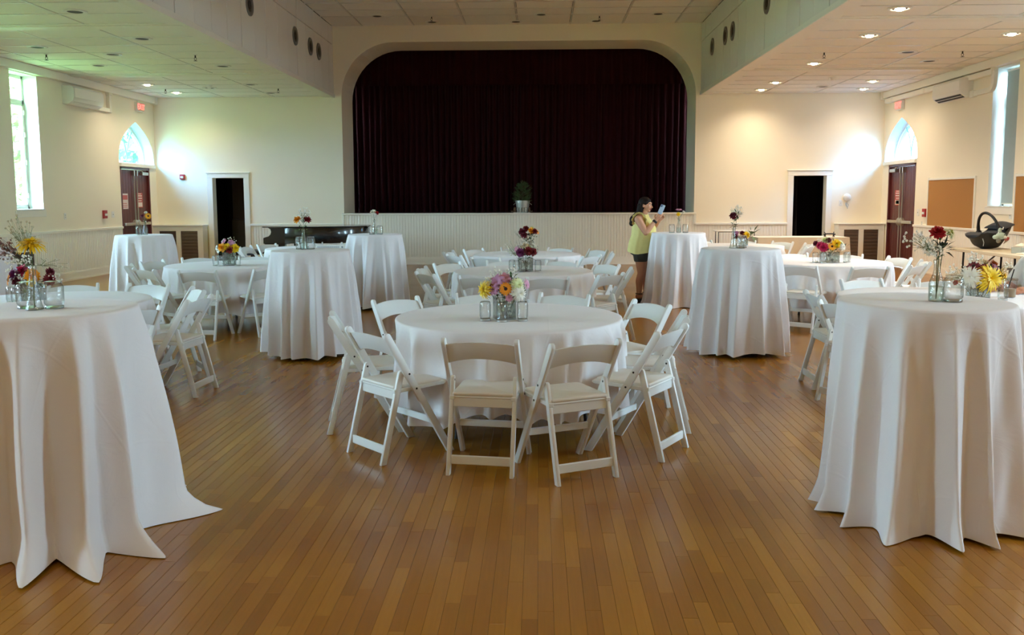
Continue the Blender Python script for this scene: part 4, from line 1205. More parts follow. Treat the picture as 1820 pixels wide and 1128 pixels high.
ZR, ZK = 0.753, 1.061           # linen height on round and on tall tables
def bouquet(cx, cy, w, h, rz, where, short, items, jars, seed, gre=True, vase_label=None, breath_at=()):
    square_vase(cx, cy, ZR, w, h, rz, vase_label or 'square glass vase holding the bouquet on ' + where)
    g = 'flowers of the bouquet on ' + where
    r = random.Random(seed)
    for kind, col, dx, dy, dz, size, pos in items:
        hd = Vector((cx + dx, cy + dy, ZR + dz))
        bs = (cx + dx * 0.15 + r.uniform(-0.02, 0.02), cy + dy * 0.15 + r.uniform(-0.02, 0.02), ZR + 0.018)
        fc = Vector((dx * 1.0, dy * 1.0 - 0.05, max(0.03, (dz - h) * 0.45)))
        flower(kind, col, bs, hd, fc, size * 1.16, '%s of the bouquet on %s' % (pos, short), g, leaves=(size > 0.03))
    if gre:
        greens((cx, cy, ZR + 0.018), (cx, cy, ZR + h * 1.12), w * 0.62, 26, seed + 1, 'green leaves at the neck of the bouquet on ' + short, g, dark=False, L=w * 0.45)
        greens((cx, cy + 0.01, ZR + 0.018), (cx + 0.005, cy, ZR + h * 0.45), w * 0.34, 16, seed + 2, 'stems and leaves under water in the vase on ' + short, g, dark=True, L=w * 0.4, flat=1.4)
    for k, (dx, dy, dz, sp, n) in enumerate(breath_at):
        breath((cx + dx * 0.1, cy + dy * 0.1, ZR + 0.018), (cx + dx, cy + dy, ZR + dz), sp, n, seed + 5 + k,
               "%s baby's breath %s of the bouquet on %s" % (('airy', 'dense', 'thin', 'small')[k], 'at the left' if dx < -0.03 else 'at the right' if dx > 0.03 else 'on top', short), g)
    for k, (dx, dy, pos) in enumerate(jars):
        jar('s', cx + dx, cy + dy, ZR, 'small embossed jar, silver lid, %s of vase on %s' % (pos, short), 'small jars on ' + where)

bouquet(-0.235, 5.86, 0.135, 0.155, 0.25, TN['R1'], 'nearest middle table', [
    ('spider', 'yellow', -0.135, -0.04, 0.205, 0.062, 'at the left'), ('ruffle', 'burgundy', -0.080, -0.055, 0.215, 0.026, 'next to the yellow mum'),
    ('lily', 'lilac', -0.045, -0.03, 0.255, 0.050, 'at the top left'), ('lily', 'pink', 0.005, 0.00, 0.272, 0.048, 'at the top middle'), ('lily', 'lilac', -0.065, -0.07, 0.205, 0.036, 'at lower left'),
    ('daisy', 'orange', 0.012, -0.085, 0.212, 0.040, 'front middle'), ('spider', 'pale', 0.095, -0.06, 0.235, 0.052, 'upper right'), ('spider', 'white', 0.105, -0.085, 0.180, 0.052, 'lower right'),
    ('lily', 'pink', 0.150, 0.00, 0.235, 0.036, 'at the right edge'), ('lily', 'pink', 0.035, -0.08, 0.150, 0.026, 'low in front')],
    [(-0.125, -0.10, 'left'), (-0.01, -0.155, 'in front'), (0.125, -0.11, 'right')], 500,
    breath_at=[(-0.06, 0.05, 0.305, 0.07, 26), (0.05, 0.04, 0.305, 0.06, 22), (-0.10, 0.0, 0.26, 0.05, 14)])
greens((-0.235, 5.87, ZR + 0.018), (-0.185, 5.83, ZR + 0.275), 0.035, 12, 77, 'green leaf cluster between pink and pale flowers on nearest middle table', 'flowers of the bouquet on ' + TN['R1'], L=0.04)
bouquet(-0.15, 9.70, 0.14, 0.155, 0.3, TN['R2'], 'second middle table', [
    ('ruffle', 'purple', -0.055, -0.08, 0.215, 0.048, 'front left'), ('ruffle', 'darkred', 0.035, -0.08, 0.230, 0.046, 'front right'), ('ruffle', 'darkred', 0.085, -0.06, 0.220, 0.044, 'far right'),
    ('ruffle', 'cream', -0.01, 0.0, 0.280, 0.045, 'top middle'), ('ruffle', 'white', 0.09, 0.02, 0.265, 0.045, 'upper right'), ('daisy', 'pale', 0.03, 0.03, 0.285, 0.04, 'top back'), ('lily', 'pink', -0.10, -0.03, 0.25, 0.032, 'upper left')],
    [(-0.15, -0.03, 'left'), (-0.10, -0.13, 'front left'), (0.14, -0.08, 'right')], 520, breath_at=[(-0.16, 0.0, 0.26, 0.12, 40), (-0.05, 0.02, 0.32, 0.09, 24), (0.11, 0.0, 0.235, 0.06, 14)])
bouquet(-0.17, 12.68, 0.13, 0.15, 0.2, TN['R3'], 'middle table nearest the stage', [
    ('ruffle', 'burgundy', -0.07, -0.05, 0.33, 0.055, 'at the left'), ('ruffle', 'darkred', -0.02, -0.02, 0.37, 0.048, 'top left'), ('ruffle', 'burgundy', -0.045, -0.08, 0.28, 0.045, 'lower left'),
    ('ruffle', 'gold', 0.06, -0.04, 0.345, 0.048, 'top right'), ('ruffle', 'darkred', 0.11, -0.05, 0.335, 0.042, 'at the right'), ('ruffle', 'pale', 0.07, 0.02, 0.37, 0.04, 'top back'), ('daisy', 'orange', 0.15, -0.02, 0.325, 0.035, 'far right')],
    [(-0.12, -0.08, 'left'), (0.12, -0.09, 'right')], 540, breath_at=[(-0.14, 0.0, 0.33, 0.09, 22)])
greens((-0.15, 12.66, ZR + 0.018), (-0.12, 12.62, ZR + 0.27), 0.07, 26, 79, 'dark leaves under the flowers on middle table nearest the stage', 'flowers of the bouquet on ' + TN['R3'], dark=True, L=0.07)
bouquet(-3.84, 10.62, 0.145, 0.165, 0.5, TN['R4'], 'left table before the radiator', [
    ('ruffle', 'gold', -0.05, -0.09, 0.225, 0.052, 'front middle'), ('ruffle', 'yellow', 0.10, -0.07, 0.215, 0.05, 'at the right'), ('ruffle', 'yellow', 0.01, -0.10, 0.235, 0.04, 'second from left'),
    ('ruffle', 'darkred', 0.045, -0.10, 0.20, 0.046, 'low in front'), ('lily', 'pink', -0.06, 0.0, 0.29, 0.042, 'top left'), ('lily', 'lilac', 0.03, 0.0, 0.28, 0.042, 'top middle'),
    ('daisy', 'white', -0.14, -0.04, 0.22, 0.032, 'far left'), ('daisy', 'white', -0.11, -0.07, 0.185, 0.03, 'low at left'), ('ruffle', 'pale', -0.10, -0.02, 0.21, 0.035, 'behind the daisies'), ('daisy', 'white', -0.08, 0.02, 0.31, 0.03, 'topmost')],
    [(-0.15, -0.06, 'left'), (-0.06, -0.14, 'front left'), (0.13, -0.08, 'right')], 560, breath_at=[(0.02, 0.05, 0.30, 0.08, 20)])
bouquet(-4.06, 6.78, 0.125, 0.15, 0.2, TN['R5'], 'left table behind the yellow mum', [
    ('daisy', 'orange', -0.155, -0.05, 0.185, 0.046, 'far left'), ('ruffle', 'purple', -0.10, -0.05, 0.225, 0.05, 'at the left'), ('ruffle', 'magenta', -0.055, -0.02, 0.255, 0.048, 'top left'), ('ruffle', 'burgundy', -0.08, -0.07, 0.175, 0.036, 'low at left'),
    ('ruffle', 'gold', 0.045, -0.06, 0.215, 0.052, 'in the middle'), ('ruffle', 'yellow', 0.05, -0.085, 0.165, 0.032, 'low in front'), ('ruffle', 'darkred', 0.165, -0.03, 0.185, 0.045, 'at the right'), ('ruffle', 'burgundy', 0.145, 0.02, 0.24, 0.036, 'upper right'), ('ruffle', 'cream', 0.0, 0.0, 0.25, 0.04, 'top middle')],
    [(-0.14, -0.05, 'left'), (-0.055, -0.12, 'front left'), (0.12, -0.08, 'right')], 580,
    breath_at=[(-0.03, 0.0, 0.35, 0.06, 20), (-0.05, -0.06, 0.20, 0.07, 26), (0.19, 0.0, 0.19, 0.08, 20), (-0.17, 0.0, 0.27, 0.05, 14)])
bouquet(3.46, 14.80, 0.13, 0.12, 0.1, TN['R7'], 'table before the right buffet', [
    ('ruffle', 'lilac', -0.13, -0.04, 0.20, 0.052, 'at the left'), ('ruffle', 'burgundy', -0.14, -0.06, 0.165, 0.042, 'low at left'), ('ruffle', 'yellow', 0.04, -0.07, 0.185, 0.052, 'in the middle'), ('ruffle', 'darkred', 0.0, -0.08, 0.155, 0.042, 'low in the middle'),
    ('ruffle', 'white', 0.06, 0.0, 0.225, 0.048, 'top'), ('ruffle', 'burgundy', -0.02, 0.0, 0.215, 0.038, 'top left')], [(-0.15, -0.08, 'left')], 600, breath_at=[(-0.06, 0.0, 0.15, 0.07, 14)])
greens((3.48, 14.8, ZR + 0.018), (3.59, 14.78, ZR + 0.19), 0.08, 14, 81, 'long green leaves leaning right on table before the right buffet', 'flowers of the bouquet on ' + TN['R7'], L=0.13)
bouquet(3.66, 11.02, 0.19, 0.13, 0.05, TN['R8'], 'right table before the corner', [
    ('ruffle', 'magenta', -0.105, -0.09, 0.195, 0.056, 'front left'), ('ruffle', 'magenta', -0.135, -0.05, 0.215, 0.046, 'left'), ('ruffle', 'burgundy', -0.175, 0.0, 0.235, 0.036, 'far left'), ('daisy', 'gold', -0.005, -0.10, 0.205, 0.046, 'front middle'),
    ('ruffle', 'yellow', 0.055, -0.08, 0.235, 0.056, 'upper middle'), ('spider', 'pale', 0.12, -0.06, 0.235, 0.05, 'upper right'), ('spider', 'white', 0.135, -0.09, 0.195, 0.05, 'lower right'), ('ruffle', 'pale', -0.05, 0.02, 0.275, 0.044, 'top left'),
    ('ruffle', 'burgundy', -0.02, 0.0, 0.275, 0.036, 'top'), ('ruffle', 'cream', 0.06, 0.04, 0.27, 0.045, 'top back')],
    [(-0.19, -0.05, 'left'), (-0.12, -0.15, 'front left'), (0.19, -0.06, 'right'), (0.235, 0.02, 'far right')], 620, breath_at=[(-0.1, 0.05, 0.26, 0.08, 18)])
greens((3.66, 11.0, ZR + 0.018), (3.79, 10.95, ZR + 0.17), 0.06, 12, 83, 'dark pointed leaves at right of the magenta bouquet', 'flowers of the bouquet on ' + TN['R8'], dark=True, L=0.09)
bouquet(3.52, 7.02, 0.13, 0.12, 0.15, TN['R9'], 'table with the seated man', [
    ('spider', 'yellow', 0.035, -0.10, 0.175, 0.105, 'large and front middle'), ('spider', 'white', -0.105, -0.08, 0.185, 0.082, 'at the left'), ('spider', 'yellow', 0.175, -0.03, 0.185, 0.062, 'at the right'), ('ruffle', 'rust', 0.10, 0.0, 0.275, 0.045, 'top right'),
    ('daisy', 'darkred', 0.105, -0.05, 0.24, 0.05, 'upper right'), ('ruffle', 'darkred', 0.02, -0.02, 0.24, 0.042, 'upper middle'), ('ruffle', 'darkred', -0.03, -0.06, 0.215, 0.036, 'above the white mum'), ('daisy', 'burgundy', -0.045, 0.0, 0.265, 0.044, 'top left'), ('ruffle', 'cream', 0.05, 0.03, 0.285, 0.04, 'topmost'), ('ruffle', 'red', -0.20, -0.04, 0.135, 0.020, 'lowest at left')],
    [(-0.13, -0.07, 'left'), (0.15, -0.09, 'right')], 640, breath_at=[(-0.19, 0.0, 0.21, 0.12, 46), (-0.02, 0.04, 0.32, 0.09, 34), (0.21, 0.0, 0.26, 0.07, 22)])
# the round table by the piano: one jar and a slotted white tray show past the tall table
jar('s', -3.72, 13.75, ZR, 'small glass jar on the round table by the piano', 'small jars on ' + TN['R6'])
t = thing('slotted_tray', 'long white slotted tray on the round table by the piano', 'tray', (-3.42, 14.2, ZR), 0.05)
tb = MB(); tb.box(-0.24, 0.24, -0.09, -0.08, 0, 0.055); tb.box(-0.24, 0.24, 0.08, 0.09, 0, 0.055); tb.box(-0.24, -0.23, -0.09, 0.09, 0, 0.055); tb.box(0.23, 0.24, -0.09, 0.09, 0, 0.055); tb.box(-0.24, 0.24, -0.09, 0.09, 0, 0.006)
obj('tray_body', tb, M_WHITE, t, bevel=0.002)
sl = MB()
for k in range(22): sl.box(-0.215 + k * 0.0165, -0.207 + k * 0.0165, -0.0915, -0.0895, 0.012, 0.044)
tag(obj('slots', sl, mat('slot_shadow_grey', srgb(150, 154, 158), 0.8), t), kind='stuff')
obj('dial', MB().tube([(0.19, -0.0895, 0.028), (0.19, -0.093, 0.028)], 0.016, 12), mat('grey_dial', srgb(130, 134, 138), 0.5), t)

# tall tables: a bottle with a few stems, one or two jars
def GC(k): return 'flowers in the bottle on ' + CN[k].split(',')[0]
def bud(k, x, y, flared=False):
    bottle(x, y, ZK, 'clear glass bottle vase on ' + CN[k].split(',')[0], flared)
    return Vector((x, y, ZK + 0.012))
def on(k): return 'on ' + CN[k].split(',')[0]
b = bud('C1', -2.345, 3.93, True)
flower('spider', 'yellow', b, (-2.345, 3.93, ZK + 0.305), (0.02, -0.12, 1), 0.076, on('C1'), GC('C1'))
breath(b, (-2.50, 3.95, ZK + 0.29), 0.085, 44, 31, 'dried mauve statice leaning left on the nearest left tall table', GC('C1'), 0.006, PM['mauve'], mat('dark_twig', srgb(66, 52, 44), 0.8))
breath(b, (-2.43, 3.99, ZK + 0.385), 0.085, 34, 32, "pale dried baby's breath above the yellow mum on the nearest left tall table", GC('C1'), 0.0045, mat('dried_blossom', srgb(186, 176, 146), 0.8))
breath(b, (-2.40, 3.88, ZK + 0.235), 0.05, 18, 33, "white baby's breath low on the nearest left tall table", GC('C1'), 0.005)
breath(b, (-2.26, 3.98, ZK + 0.20), 0.08, 16, 34, "thin baby's breath at right of the bottle on the nearest left tall table", GC('C1'), 0.0035)
jar('w', -2.418, 3.99, ZK, 'wide embossed jar left of the bottle on the nearest left tall table', 'jars on the tall tables')
jar('w', -2.285, 3.99, ZK, 'wide embossed jar right of the bottle on the nearest left tall table', 'jars on the tall tables', 1.02)
b = bud('C2', 1.940, 4.27)
flower('ruffle', 'red', b, (1.925, 4.25, ZK + 0.335), (-0.25, -0.55, 0.8), 0.040, on('C2'), GC('C2'), True)
flower('spider', 'pale', b, (1.995, 4.27, ZK + 0.335), (0.75, -0.25, 0.6), 0.040, on('C2'), GC('C2'), True)
greens(b, (1.958, 4.26, ZK + 0.255), 0.035, 22, 85, 'dark green leaves under the red carnation on the nearest right tall table', GC('C2'), dark=True, L=0.05)
greens(b, (1.945, 4.265, ZK + 0.30), 0.02, 8, 86, 'light green leaves below the red carnation on the nearest right tall table', GC('C2'), L=0.045)
breath(b, (1.835, 4.25, ZK + 0.30), 0.10, 42, 35, "baby's breath leaning left of the red carnation", GC('C2'), 0.0056)
breath(b, (1.895, 4.23, ZK + 0.255), 0.06, 34, 36, "baby's breath under the red carnation", GC('C2'), 0.0056)
jar('w', 2.021, 4.265, ZK, 'wide glass jar beside the bottle on the nearest right tall table', 'jars on the tall tables', 1.03)
b = bud('C3', -2.375, 8.68)
flower('ruffle', 'gold', b, (-2.425, 8.66, ZK + 0.30), (-0.4, -0.5, 0.7), 0.045, on('C3'), GC('C3'), True)
flower('ruffle', 'darkred', b, (-2.325, 8.67, ZK + 0.30), (0.5, -0.4, 0.6), 0.042, on('C3'), GC('C3'), True)
breath(b, (-2.375, 8.72, ZK + 0.36), 0.105, 54, 37, "airy baby's breath on the tall table left of the middle", GC('C3'), 0.0075)
jar('w', -2.43, 8.74, ZK, 'wide jar left of the bottle on the tall table left of the middle', 'jars on the tall tables')
jar('w', -2.318, 8.74, ZK, 'wide jar right of the bottle on the tall table left of the middle', 'jars on the tall tables')
b = bud('C4', 1.955, 8.78, True)
flower('ruffle', 'burgundy', b, (1.945, 8.76, ZK + 0.325), (-0.35, -0.6, 0.5), 0.042, on('C4'), GC('C4'), True)
greens(b, (1.985, 8.77, ZK + 0.345), 0.03, 12, 87, 'green leaves behind the dark rose on the tall table right of the middle', GC('C4'), L=0.05)
greens(b, (1.958, 8.78, ZK + 0.22), 0.02, 10, 88, 'dark leaves at the bottle neck on the tall table right of the middle', GC('C4'), dark=True, L=0.04)
breath(b, (1.985, 8.8, ZK + 0.37), 0.095, 50, 38, "airy baby's breath on the tall table right of the middle", GC('C4'), 0.0065)
jar('w', 2.025, 8.76, ZK, 'wide jar nearer the bottle on the tall table right of the middle', 'jars on the tall tables')
jar('w', 2.065, 8.85, ZK, 'wide jar farther from the bottle on the tall table right of the middle', 'jars on the tall tables')
b = bud('C5', -2.36, 12.40)
flower('ruffle', 'white', b, (-2.37, 12.38, ZK + 0.31), (-0.1, -0.3, 0.9), 0.055, on('C5'), GC('C5'), True)
flower('ruffle', 'red', b, (-2.315, 12.38, ZK + 0.30), (0.6, -0.3, 0.6), 0.032, on('C5'), GC('C5'))
jar('w', -2.385, 12.33, ZK, 'wide jar in front of the bottle on the tall table before the piano tail', 'jars on the tall tables')
jar('w', -2.275, 12.36, ZK, 'wide jar right of the bottle on the tall table before the piano tail', 'jars on the tall tables')
b = bud('C6', 2.035, 12.70)
flower('daisy', 'pink', b, (2.03, 12.68, ZK + 0.335), (0.0, -0.15, 1), 0.052, on('C6'), GC('C6'))
flower('ruffle', 'yellow', b, (2.02, 12.67, ZK + 0.27), (-0.2, -0.9, 0.3), 0.030, on('C6'), GC('C6'), True)
flower('ruffle', 'white', b, (2.10, 12.69, ZK + 0.30), (0.6, -0.4, 0.6), 0.026, on('C6'), GC('C6'))
jar('w', 1.935, 12.70, ZK, 'wide jar left of the bottle on the tall table by the woman', 'jars on the tall tables')
jar('w', 2.13, 12.69, ZK, 'wide jar right of the bottle on the tall table by the woman', 'jars on the tall tables')
b = bud('C7', -5.68, 12.36)
flower('daisy', 'gold', b, (-5.62, 12.34, ZK + 0.27), (0.5, -0.7, 0.25), 0.048, on('C7'), GC('C7'), True)
flower('ruffle', 'purple', b, (-5.71, 12.35, ZK + 0.27), (-0.4, -0.5, 0.7), 0.032, on('C7'), GC('C7'))
flower('ruffle', 'white', b, (-5.665, 12.37, ZK + 0.32), (0, -0.4, 0.9), 0.028, on('C7'), GC('C7'))
jar('w', -5.77, 12.36, ZK, 'wide jar left of the bottle on the tall table before the left exit doors', 'jars on the tall tables', 1.1)
# ---------------------------------------------------------------- ceiling and wall fittings
M_BULB = emit_mat('warm_lamp', (1.0, 0.72, 0.36), 60.0)
M_BULBLOW = emit_mat('dim_warm_lamp', (1.0, 0.76, 0.45), 12.0)
M_CAN = mat('dark_can', srgb(30, 28, 26), 0.6)
M_CANGREY = mat('grey_reflector', srgb(120, 120, 116), 0.35, metal=0.5)
RINGM = MB().lathe([(0.150, 0.004), (0.148, -0.010), (0.125, -0.016), (0.100, -0.010), (0.092, 0.004)], 28).mesh('trim_ring', smooth=50)
CANM = MB().lathe([(0.094, -0.006), (0.070, -0.004), (0.0, -0.003)], 28).mesh('can', smooth=50)
REFM = MB().lathe([(0.098, -0.004), (0.062, -0.002), (0.06, -0.004)], 28).mesh('reflector', smooth=50)
BULBM = MB().ball((0, 0, -0.012), (0.062, 0.062, 0.024), 16, 8).mesh('lamp', smooth=60)
def light_fix(x, y, z, on, label, group, tilt=0.0):
    t = thing('recessed_downlight', label, 'light', (x, y, z - 0.001), 0, group)
    link('trim_ring', RINGM, M_GRID, t)
    link('can', CANM, M_CANGREY if on else M_CAN, t)
    link('reflector', REFM, M_CANGREY, t)
    if on:
        link('lamp', BULBM, M_BULB if on != 1 else M_BULBLOW, t)
        l = bpy.data.lights.new('downlight', 'SPOT')
        l.energy = LAMP_W * on; l.color = (1.0, 0.82, 0.60); l.spot_size = R_(150); l.spot_blend = 0.9; l.shadow_soft_size = 0.06
        o = bpy.data.objects.new('downlight', l); COL.objects.link(o); o.parent = t; o.location = (0, 0, -0.05)
LAMP_W = 20.0
def row_word(y): return 'in the row nearest the camera' if y < 12 else ''
LEFT = [(-5.92, 11.19, 0), (-5.92, 13.07, 0), (-7.88, 13.7, 0), (-7.04, 14.43, 0), (-7.88, 15.6, 0), (-5.70, 15.79, 0), (-8.18, 18.2, 1), (-8.13, 19.55, 1), (-7.10, 18.82, 0), (-6.04, 18.32, 0), (-6.07, 19.78, 0)]
LL = ['unlit round ceiling light nearest the camera, left ceiling by the bulkhead', 'ceiling light with bright rim, second from the camera by the left bulkhead', 'unlit round ceiling light above the tall left window, nearer of two',
      'grey ceiling light in the middle of the left ceiling', 'unlit round ceiling light above the left air conditioner', 'unlit ceiling light just before the far beam by the left bulkhead',
      'lit ceiling light by the left wall, nearer of two lit', 'lit ceiling light by the left wall, farther of two lit', 'grey ceiling light under the left smoke detector', 'unlit ceiling light behind the far left beam, nearer of two', 'unlit ceiling light closest to the back wall, left ceiling']
for (x, y, on), lab in zip(LEFT, LL): light_fix(x, y, ZS, on, lab, 'downlights in the left ceiling')
RIGHT = [(4.60, 11.49, 3), (4.91, 13.34, 3), (4.93, 16.02, 3), (4.94, 18.59, 2), (4.95, 19.8, 1.3), (6.91, 18.49, 1.5), (7.19, 19.8, 0.7), (6.97, 13.31, 1), (6.12, 14.89, 0), (6.90, 15.87, 0), (6.17, 19.35, 0)]
RL = ['lit ceiling light nearest the camera along the right bulkhead', 'lit ceiling light second along the right bulkhead', 'lit ceiling light third along the right bulkhead', 'lit ceiling light fourth along the right bulkhead', 'lit ceiling light along the right bulkhead closest to the back wall',
      'lit ceiling light near the right wall beyond the far beam, nearer of two', 'lit ceiling light near the right corner, farther of two', 'dimly lit ceiling light near the right wall before the window', 'unlit ceiling light in the middle of the right ceiling', 'dull ceiling light nearest the right air conditioner', 'unlit ceiling light between lit ones close to the back right wall']
for (x, y, on), lab in zip(RIGHT, RL): light_fix(x, y, ZS, on, lab, 'downlights in the right ceiling')
MID = [(-3.56, 19.5), (-2.43, 20.2), (-0.52, 20.25), (0.05, 19.5), (1.30, 20.25), (2.61, 19.55)]
ML = ['unlit light in the raised ceiling, first from the left', 'unlit light in the raised ceiling, second from the left', 'unlit light in the raised ceiling above the stage centre', 'unlit light in the raised ceiling below the detector', 'unlit light in the raised ceiling, second from the right', 'unlit light in the raised ceiling, first from the right']
for (x, y), lab in zip(MID, ML): light_fix(x, y, ZC, 0, lab, 'downlights in the raised ceiling')
# rows carried on overhead and behind the camera, unseen lights added for warm fill
for k, y in enumerate((8.9, 6.6, 4.3, 2.0, -0.3)):
    light_fix(4.95, y, ZS, 1.25, 'unseen fill light added along the right bulkhead, overhead, ' + ('first second third fourth fifth'.split()[k]) + ' beyond the picture', 'downlights in the right ceiling')
for k, (x, y) in enumerate(((-5.9, 3.0), (-5.9, -0.5), (-7.6, 1.2))):
    light_fix(x, y, ZS, 1.2, 'unseen fill light added in the left ceiling behind the camera, ' + ('first second third'.split()[k]), 'downlights in the left ceiling')
for k, (x, y) in enumerate(((-2.4, 1.0), (1.3, 1.0), (-0.5, -1.5))):
    light_fix(x, y, ZC, 0.9, 'unseen fill light added in the raised ceiling behind the camera, ' + ('first second third'.split()[k]), 'downlights in the raised ceiling')
def sprinkler(x, y, z, label):
    t = thing('fire_sprinkler', label, 'sprinkler', (x, y, z), 0, 'fire sprinklers')
    obj('escutcheon', MB().lathe([(0.0, 0.0), (0.035, 0.0), (0.03, -0.008), (0.0, -0.010)], 12), M_GRID, t, smooth=True)
    b = MB(); b.tube([(0, 0, 0), (0, 0, -0.05)], 0.012, 8); b.tube([(0.014, 0, -0.045), (0.02, 0, -0.07), (0.0, 0, -0.095)], 0.004, 6); b.tube([(-0.014, 0, -0.045), (-0.02, 0, -0.07), (0.0, 0, -0.095)], 0.004, 6)
    obj('body', b, M_STEEL, t, smooth=True)
    obj('deflector', MB().lathe([(0.0, -0.094), (0.03, -0.097), (0.03, -0.100), (0.0, -0.101)], 12), M_STEEL, t)
for i, (x, y, z, lab) in enumerate([(-8.13, 14.38, ZS, 'sprinkler head in the left ceiling near the tall window'), (-5.72, 14.58, ZS, 'sprinkler head in the left ceiling near the bulkhead'), (-8.12, 18.95, ZS, 'sprinkler head between the two lit lights, left ceiling'), (-5.66, 19.0, ZS, 'sprinkler head at the far end of the left bulkhead'),
                                    (4.73, 14.84, ZS, 'sprinkler head in the right ceiling near the bulkhead'), (6.98, 14.82, ZS, 'sprinkler head in the right ceiling near the window wall'), (-2.37, 19.6, ZC, 'sprinkler head in the raised ceiling, left'), (1.34, 19.7, ZC, 'sprinkler head in the raised ceiling, right')]):
    sprinkler(x, y, z, lab)
def detector(x, y, z, label):
    t = thing('smoke_detector', label, 'detector', (x, y, z), 0, 'smoke detectors')
    obj('base', MB().lathe([(0, 0), (0.07, 0), (0.07, -0.02), (0, -0.02)], 20), M_WHITE, t, smooth=True)
    obj('chamber', MB().lathe([(0.055, -0.02), (0.05, -0.05), (0.03, -0.062), (0, -0.064)], 20), M_WHITE, t, smooth=True)
detector(-6.97, 18.45, ZS, 'smoke detector in the left ceiling'); detector(5.89, 17.93, ZS, 'smoke detector in the right ceiling'); detector(0.14, 19.0, ZC, 'smoke detector in the raised ceiling')
def speaker_round(X, s, y, z, label):
    t = thing('round_wall_speaker', label, 'speaker', (X + s * 0.028, y, z), 0, 'round fittings on the bulkheads')
    M = Matrix.Rotation(s * PI / 2, 4, 'Y')
    obj('trim_ring', MB().lathe([(0.185, -0.004), (0.18, 0.016), (0.15, 0.022), (0.12, 0.014), (0.115, 0.0)], 28, M), M_CANGREY, t, smooth=True)
    obj('baffle', MB().lathe([(0.12, 0.002), (0.075, 0.003), (0.0, 0.004)], 28, M), M_STEEL, t)
    obj('cone', MB().lathe([(0.072, 0.004), (0.07, 0.010), (0.0, 0.008)], 20, M), M_CAN, t)
for k, (y, z, lab) in enumerate([(14.67, 4.78, 'round fitting on the left bulkhead nearest the camera'), (17.39, 4.77, 'round fitting on the left bulkhead, second from the camera'), (18.53, 4.76, 'round fitting on the left bulkhead, third from the camera'), (19.23, 4.77, 'round fitting on the left bulkhead nearest the stage')]): speaker_round(BL, 1, y, z, lab)
for k, (y, z, lab) in enumerate([(14.77, 4.75, 'round fitting on the right bulkhead nearest the camera'), (17.31, 4.77, 'round fitting on the right bulkhead, second from the camera'), (17.97, 4.80, 'round fitting on the right bulkhead, third from the camera'), (19.29, 4.81, 'round fitting on the right bulkhead nearest the stage')]): speaker_round(BR, -1, y, z, lab)

def air_con(X, s, y0, y1, label):
    t = thing('air_conditioner', label, 'air conditioner', (X, (y0 + y1) / 2, 3.40), 0, 'wall air conditioners')
    h = (y1 - y0) / 2
    prof = [(0, 0.0), (s * 0.12, 0.0), (s * 0.21, 0.06), (s * 0.235, 0.12), (s * 0.235, 0.30), (s * 0.20, 0.345), (0, 0.35)]
    obj('body', MB().prism([(a, b) for a, b in prof], -h, h, 'y'), M_WHITE, t, bevel=0.008, seg=2, smooth=30)
    a, b = sorted((s * 0.236, s * 0.243))
    obj('front_panel', MB().box(a, b, -h + 0.03, h - 0.03, 0.125, 0.31), M_WHITE, t, bevel=0.003)
    m = MB(); m.add([(s * 0.125, -h + 0.06, -0.003), (s * 0.125, h - 0.06, -0.003), (s * 0.212, h - 0.06, 0.056), (s * 0.212, -h + 0.06, 0.056), (s * 0.12, -h + 0.06, 0.004), (s * 0.12, h - 0.06, 0.004), (s * 0.205, h - 0.06, 0.062), (s * 0.205, -h + 0.06, 0.062)], [(0, 1, 2, 3), (7, 6, 5, 4), (0, 4, 5, 1), (2, 6, 7, 3), (1, 5, 6, 2), (0, 3, 7, 4)])
    obj('outlet_slot', m, M_CAN if s < 0 else M_WHITE, t)
    obj('louver', MB().bar((s * 0.17, -h + 0.07, 0.025), (s * 0.17, h - 0.07, 0.025), 0.03, 0.006), M_WHITE, t)
air_con(XL, 1, 16.62, 17.78, 'white wall air conditioner high on the left wall')
air_con(XR, -1, 16.50, 17.66, 'white wall air conditioner high on the right wall, slot open')
t = thing('line_cover_duct', 'white pipe cover running from the left air conditioner up to the trim', 'pipe', (XL, 18.1, 3.4), 0)
obj('run', MB().box(0.0, 0.07, -0.30, 0.33, 0.0, 0.085), M_TRIM, t, bevel=0.006)
obj('riser', MB().box(0.0, 0.075, 0.24, 0.33, 0.0, 0.40), M_TRIM, t, bevel=0.006)
obj('collar', MB().box(0.0, 0.09, 0.22, 0.35, 0.36, 0.50), M_TRIM, t, bevel=0.006)
t = thing('line_cover_duct', 'white pipe cover with elbow from the right air conditioner up to the trim', 'pipe', (XR, 16.2, 3.4), 0)
def rbend(): 
    o = []; 
    for a in range(0, 91, 15): o.append((-0.36 - 0.14 * math.sin(R_(a)), 0.18 - 0.14 * math.cos(R_(a))))
    return o
pts = [(-0.035, 0.28, 0.04), (-0.035, -0.36, 0.04)] + [(-0.035, a, b) for a, b in rbend()[1:]] + [(-0.035, -0.50, 0.40)]
m = MB()
outer = [(0.28, 0.085), (-0.36, 0.085)] + [(-0.36 - 0.095 * math.sin(R_(a)), 0.18 - 0.095 * math.cos(R_(a))) for a in range(15, 91, 15)] + [(-0.455, 0.42)]
inner = [(-0.545, 0.42)] + [(-0.36 - 0.185 * math.sin(R_(a)), 0.18 - 0.185 * math.cos(R_(a))) for a in range(90, 0, -15)] + [(-0.36, -0.005), (0.28, -0.005)]
for p, q in zip(range(len(outer) - 1), range(len(inner) - 1, 0, -1)):
    m.prism([outer[p], outer[p + 1], inner[q - 1], inner[q]], -0.07, 0.0, 'x')
obj('elbow', m, M_TRIM, t)
obj('end_collar', MB().box(-0.085, 0.0, 0.14, 0.28, -0.02, 0.10), M_TRIM, t, bevel=0.006)
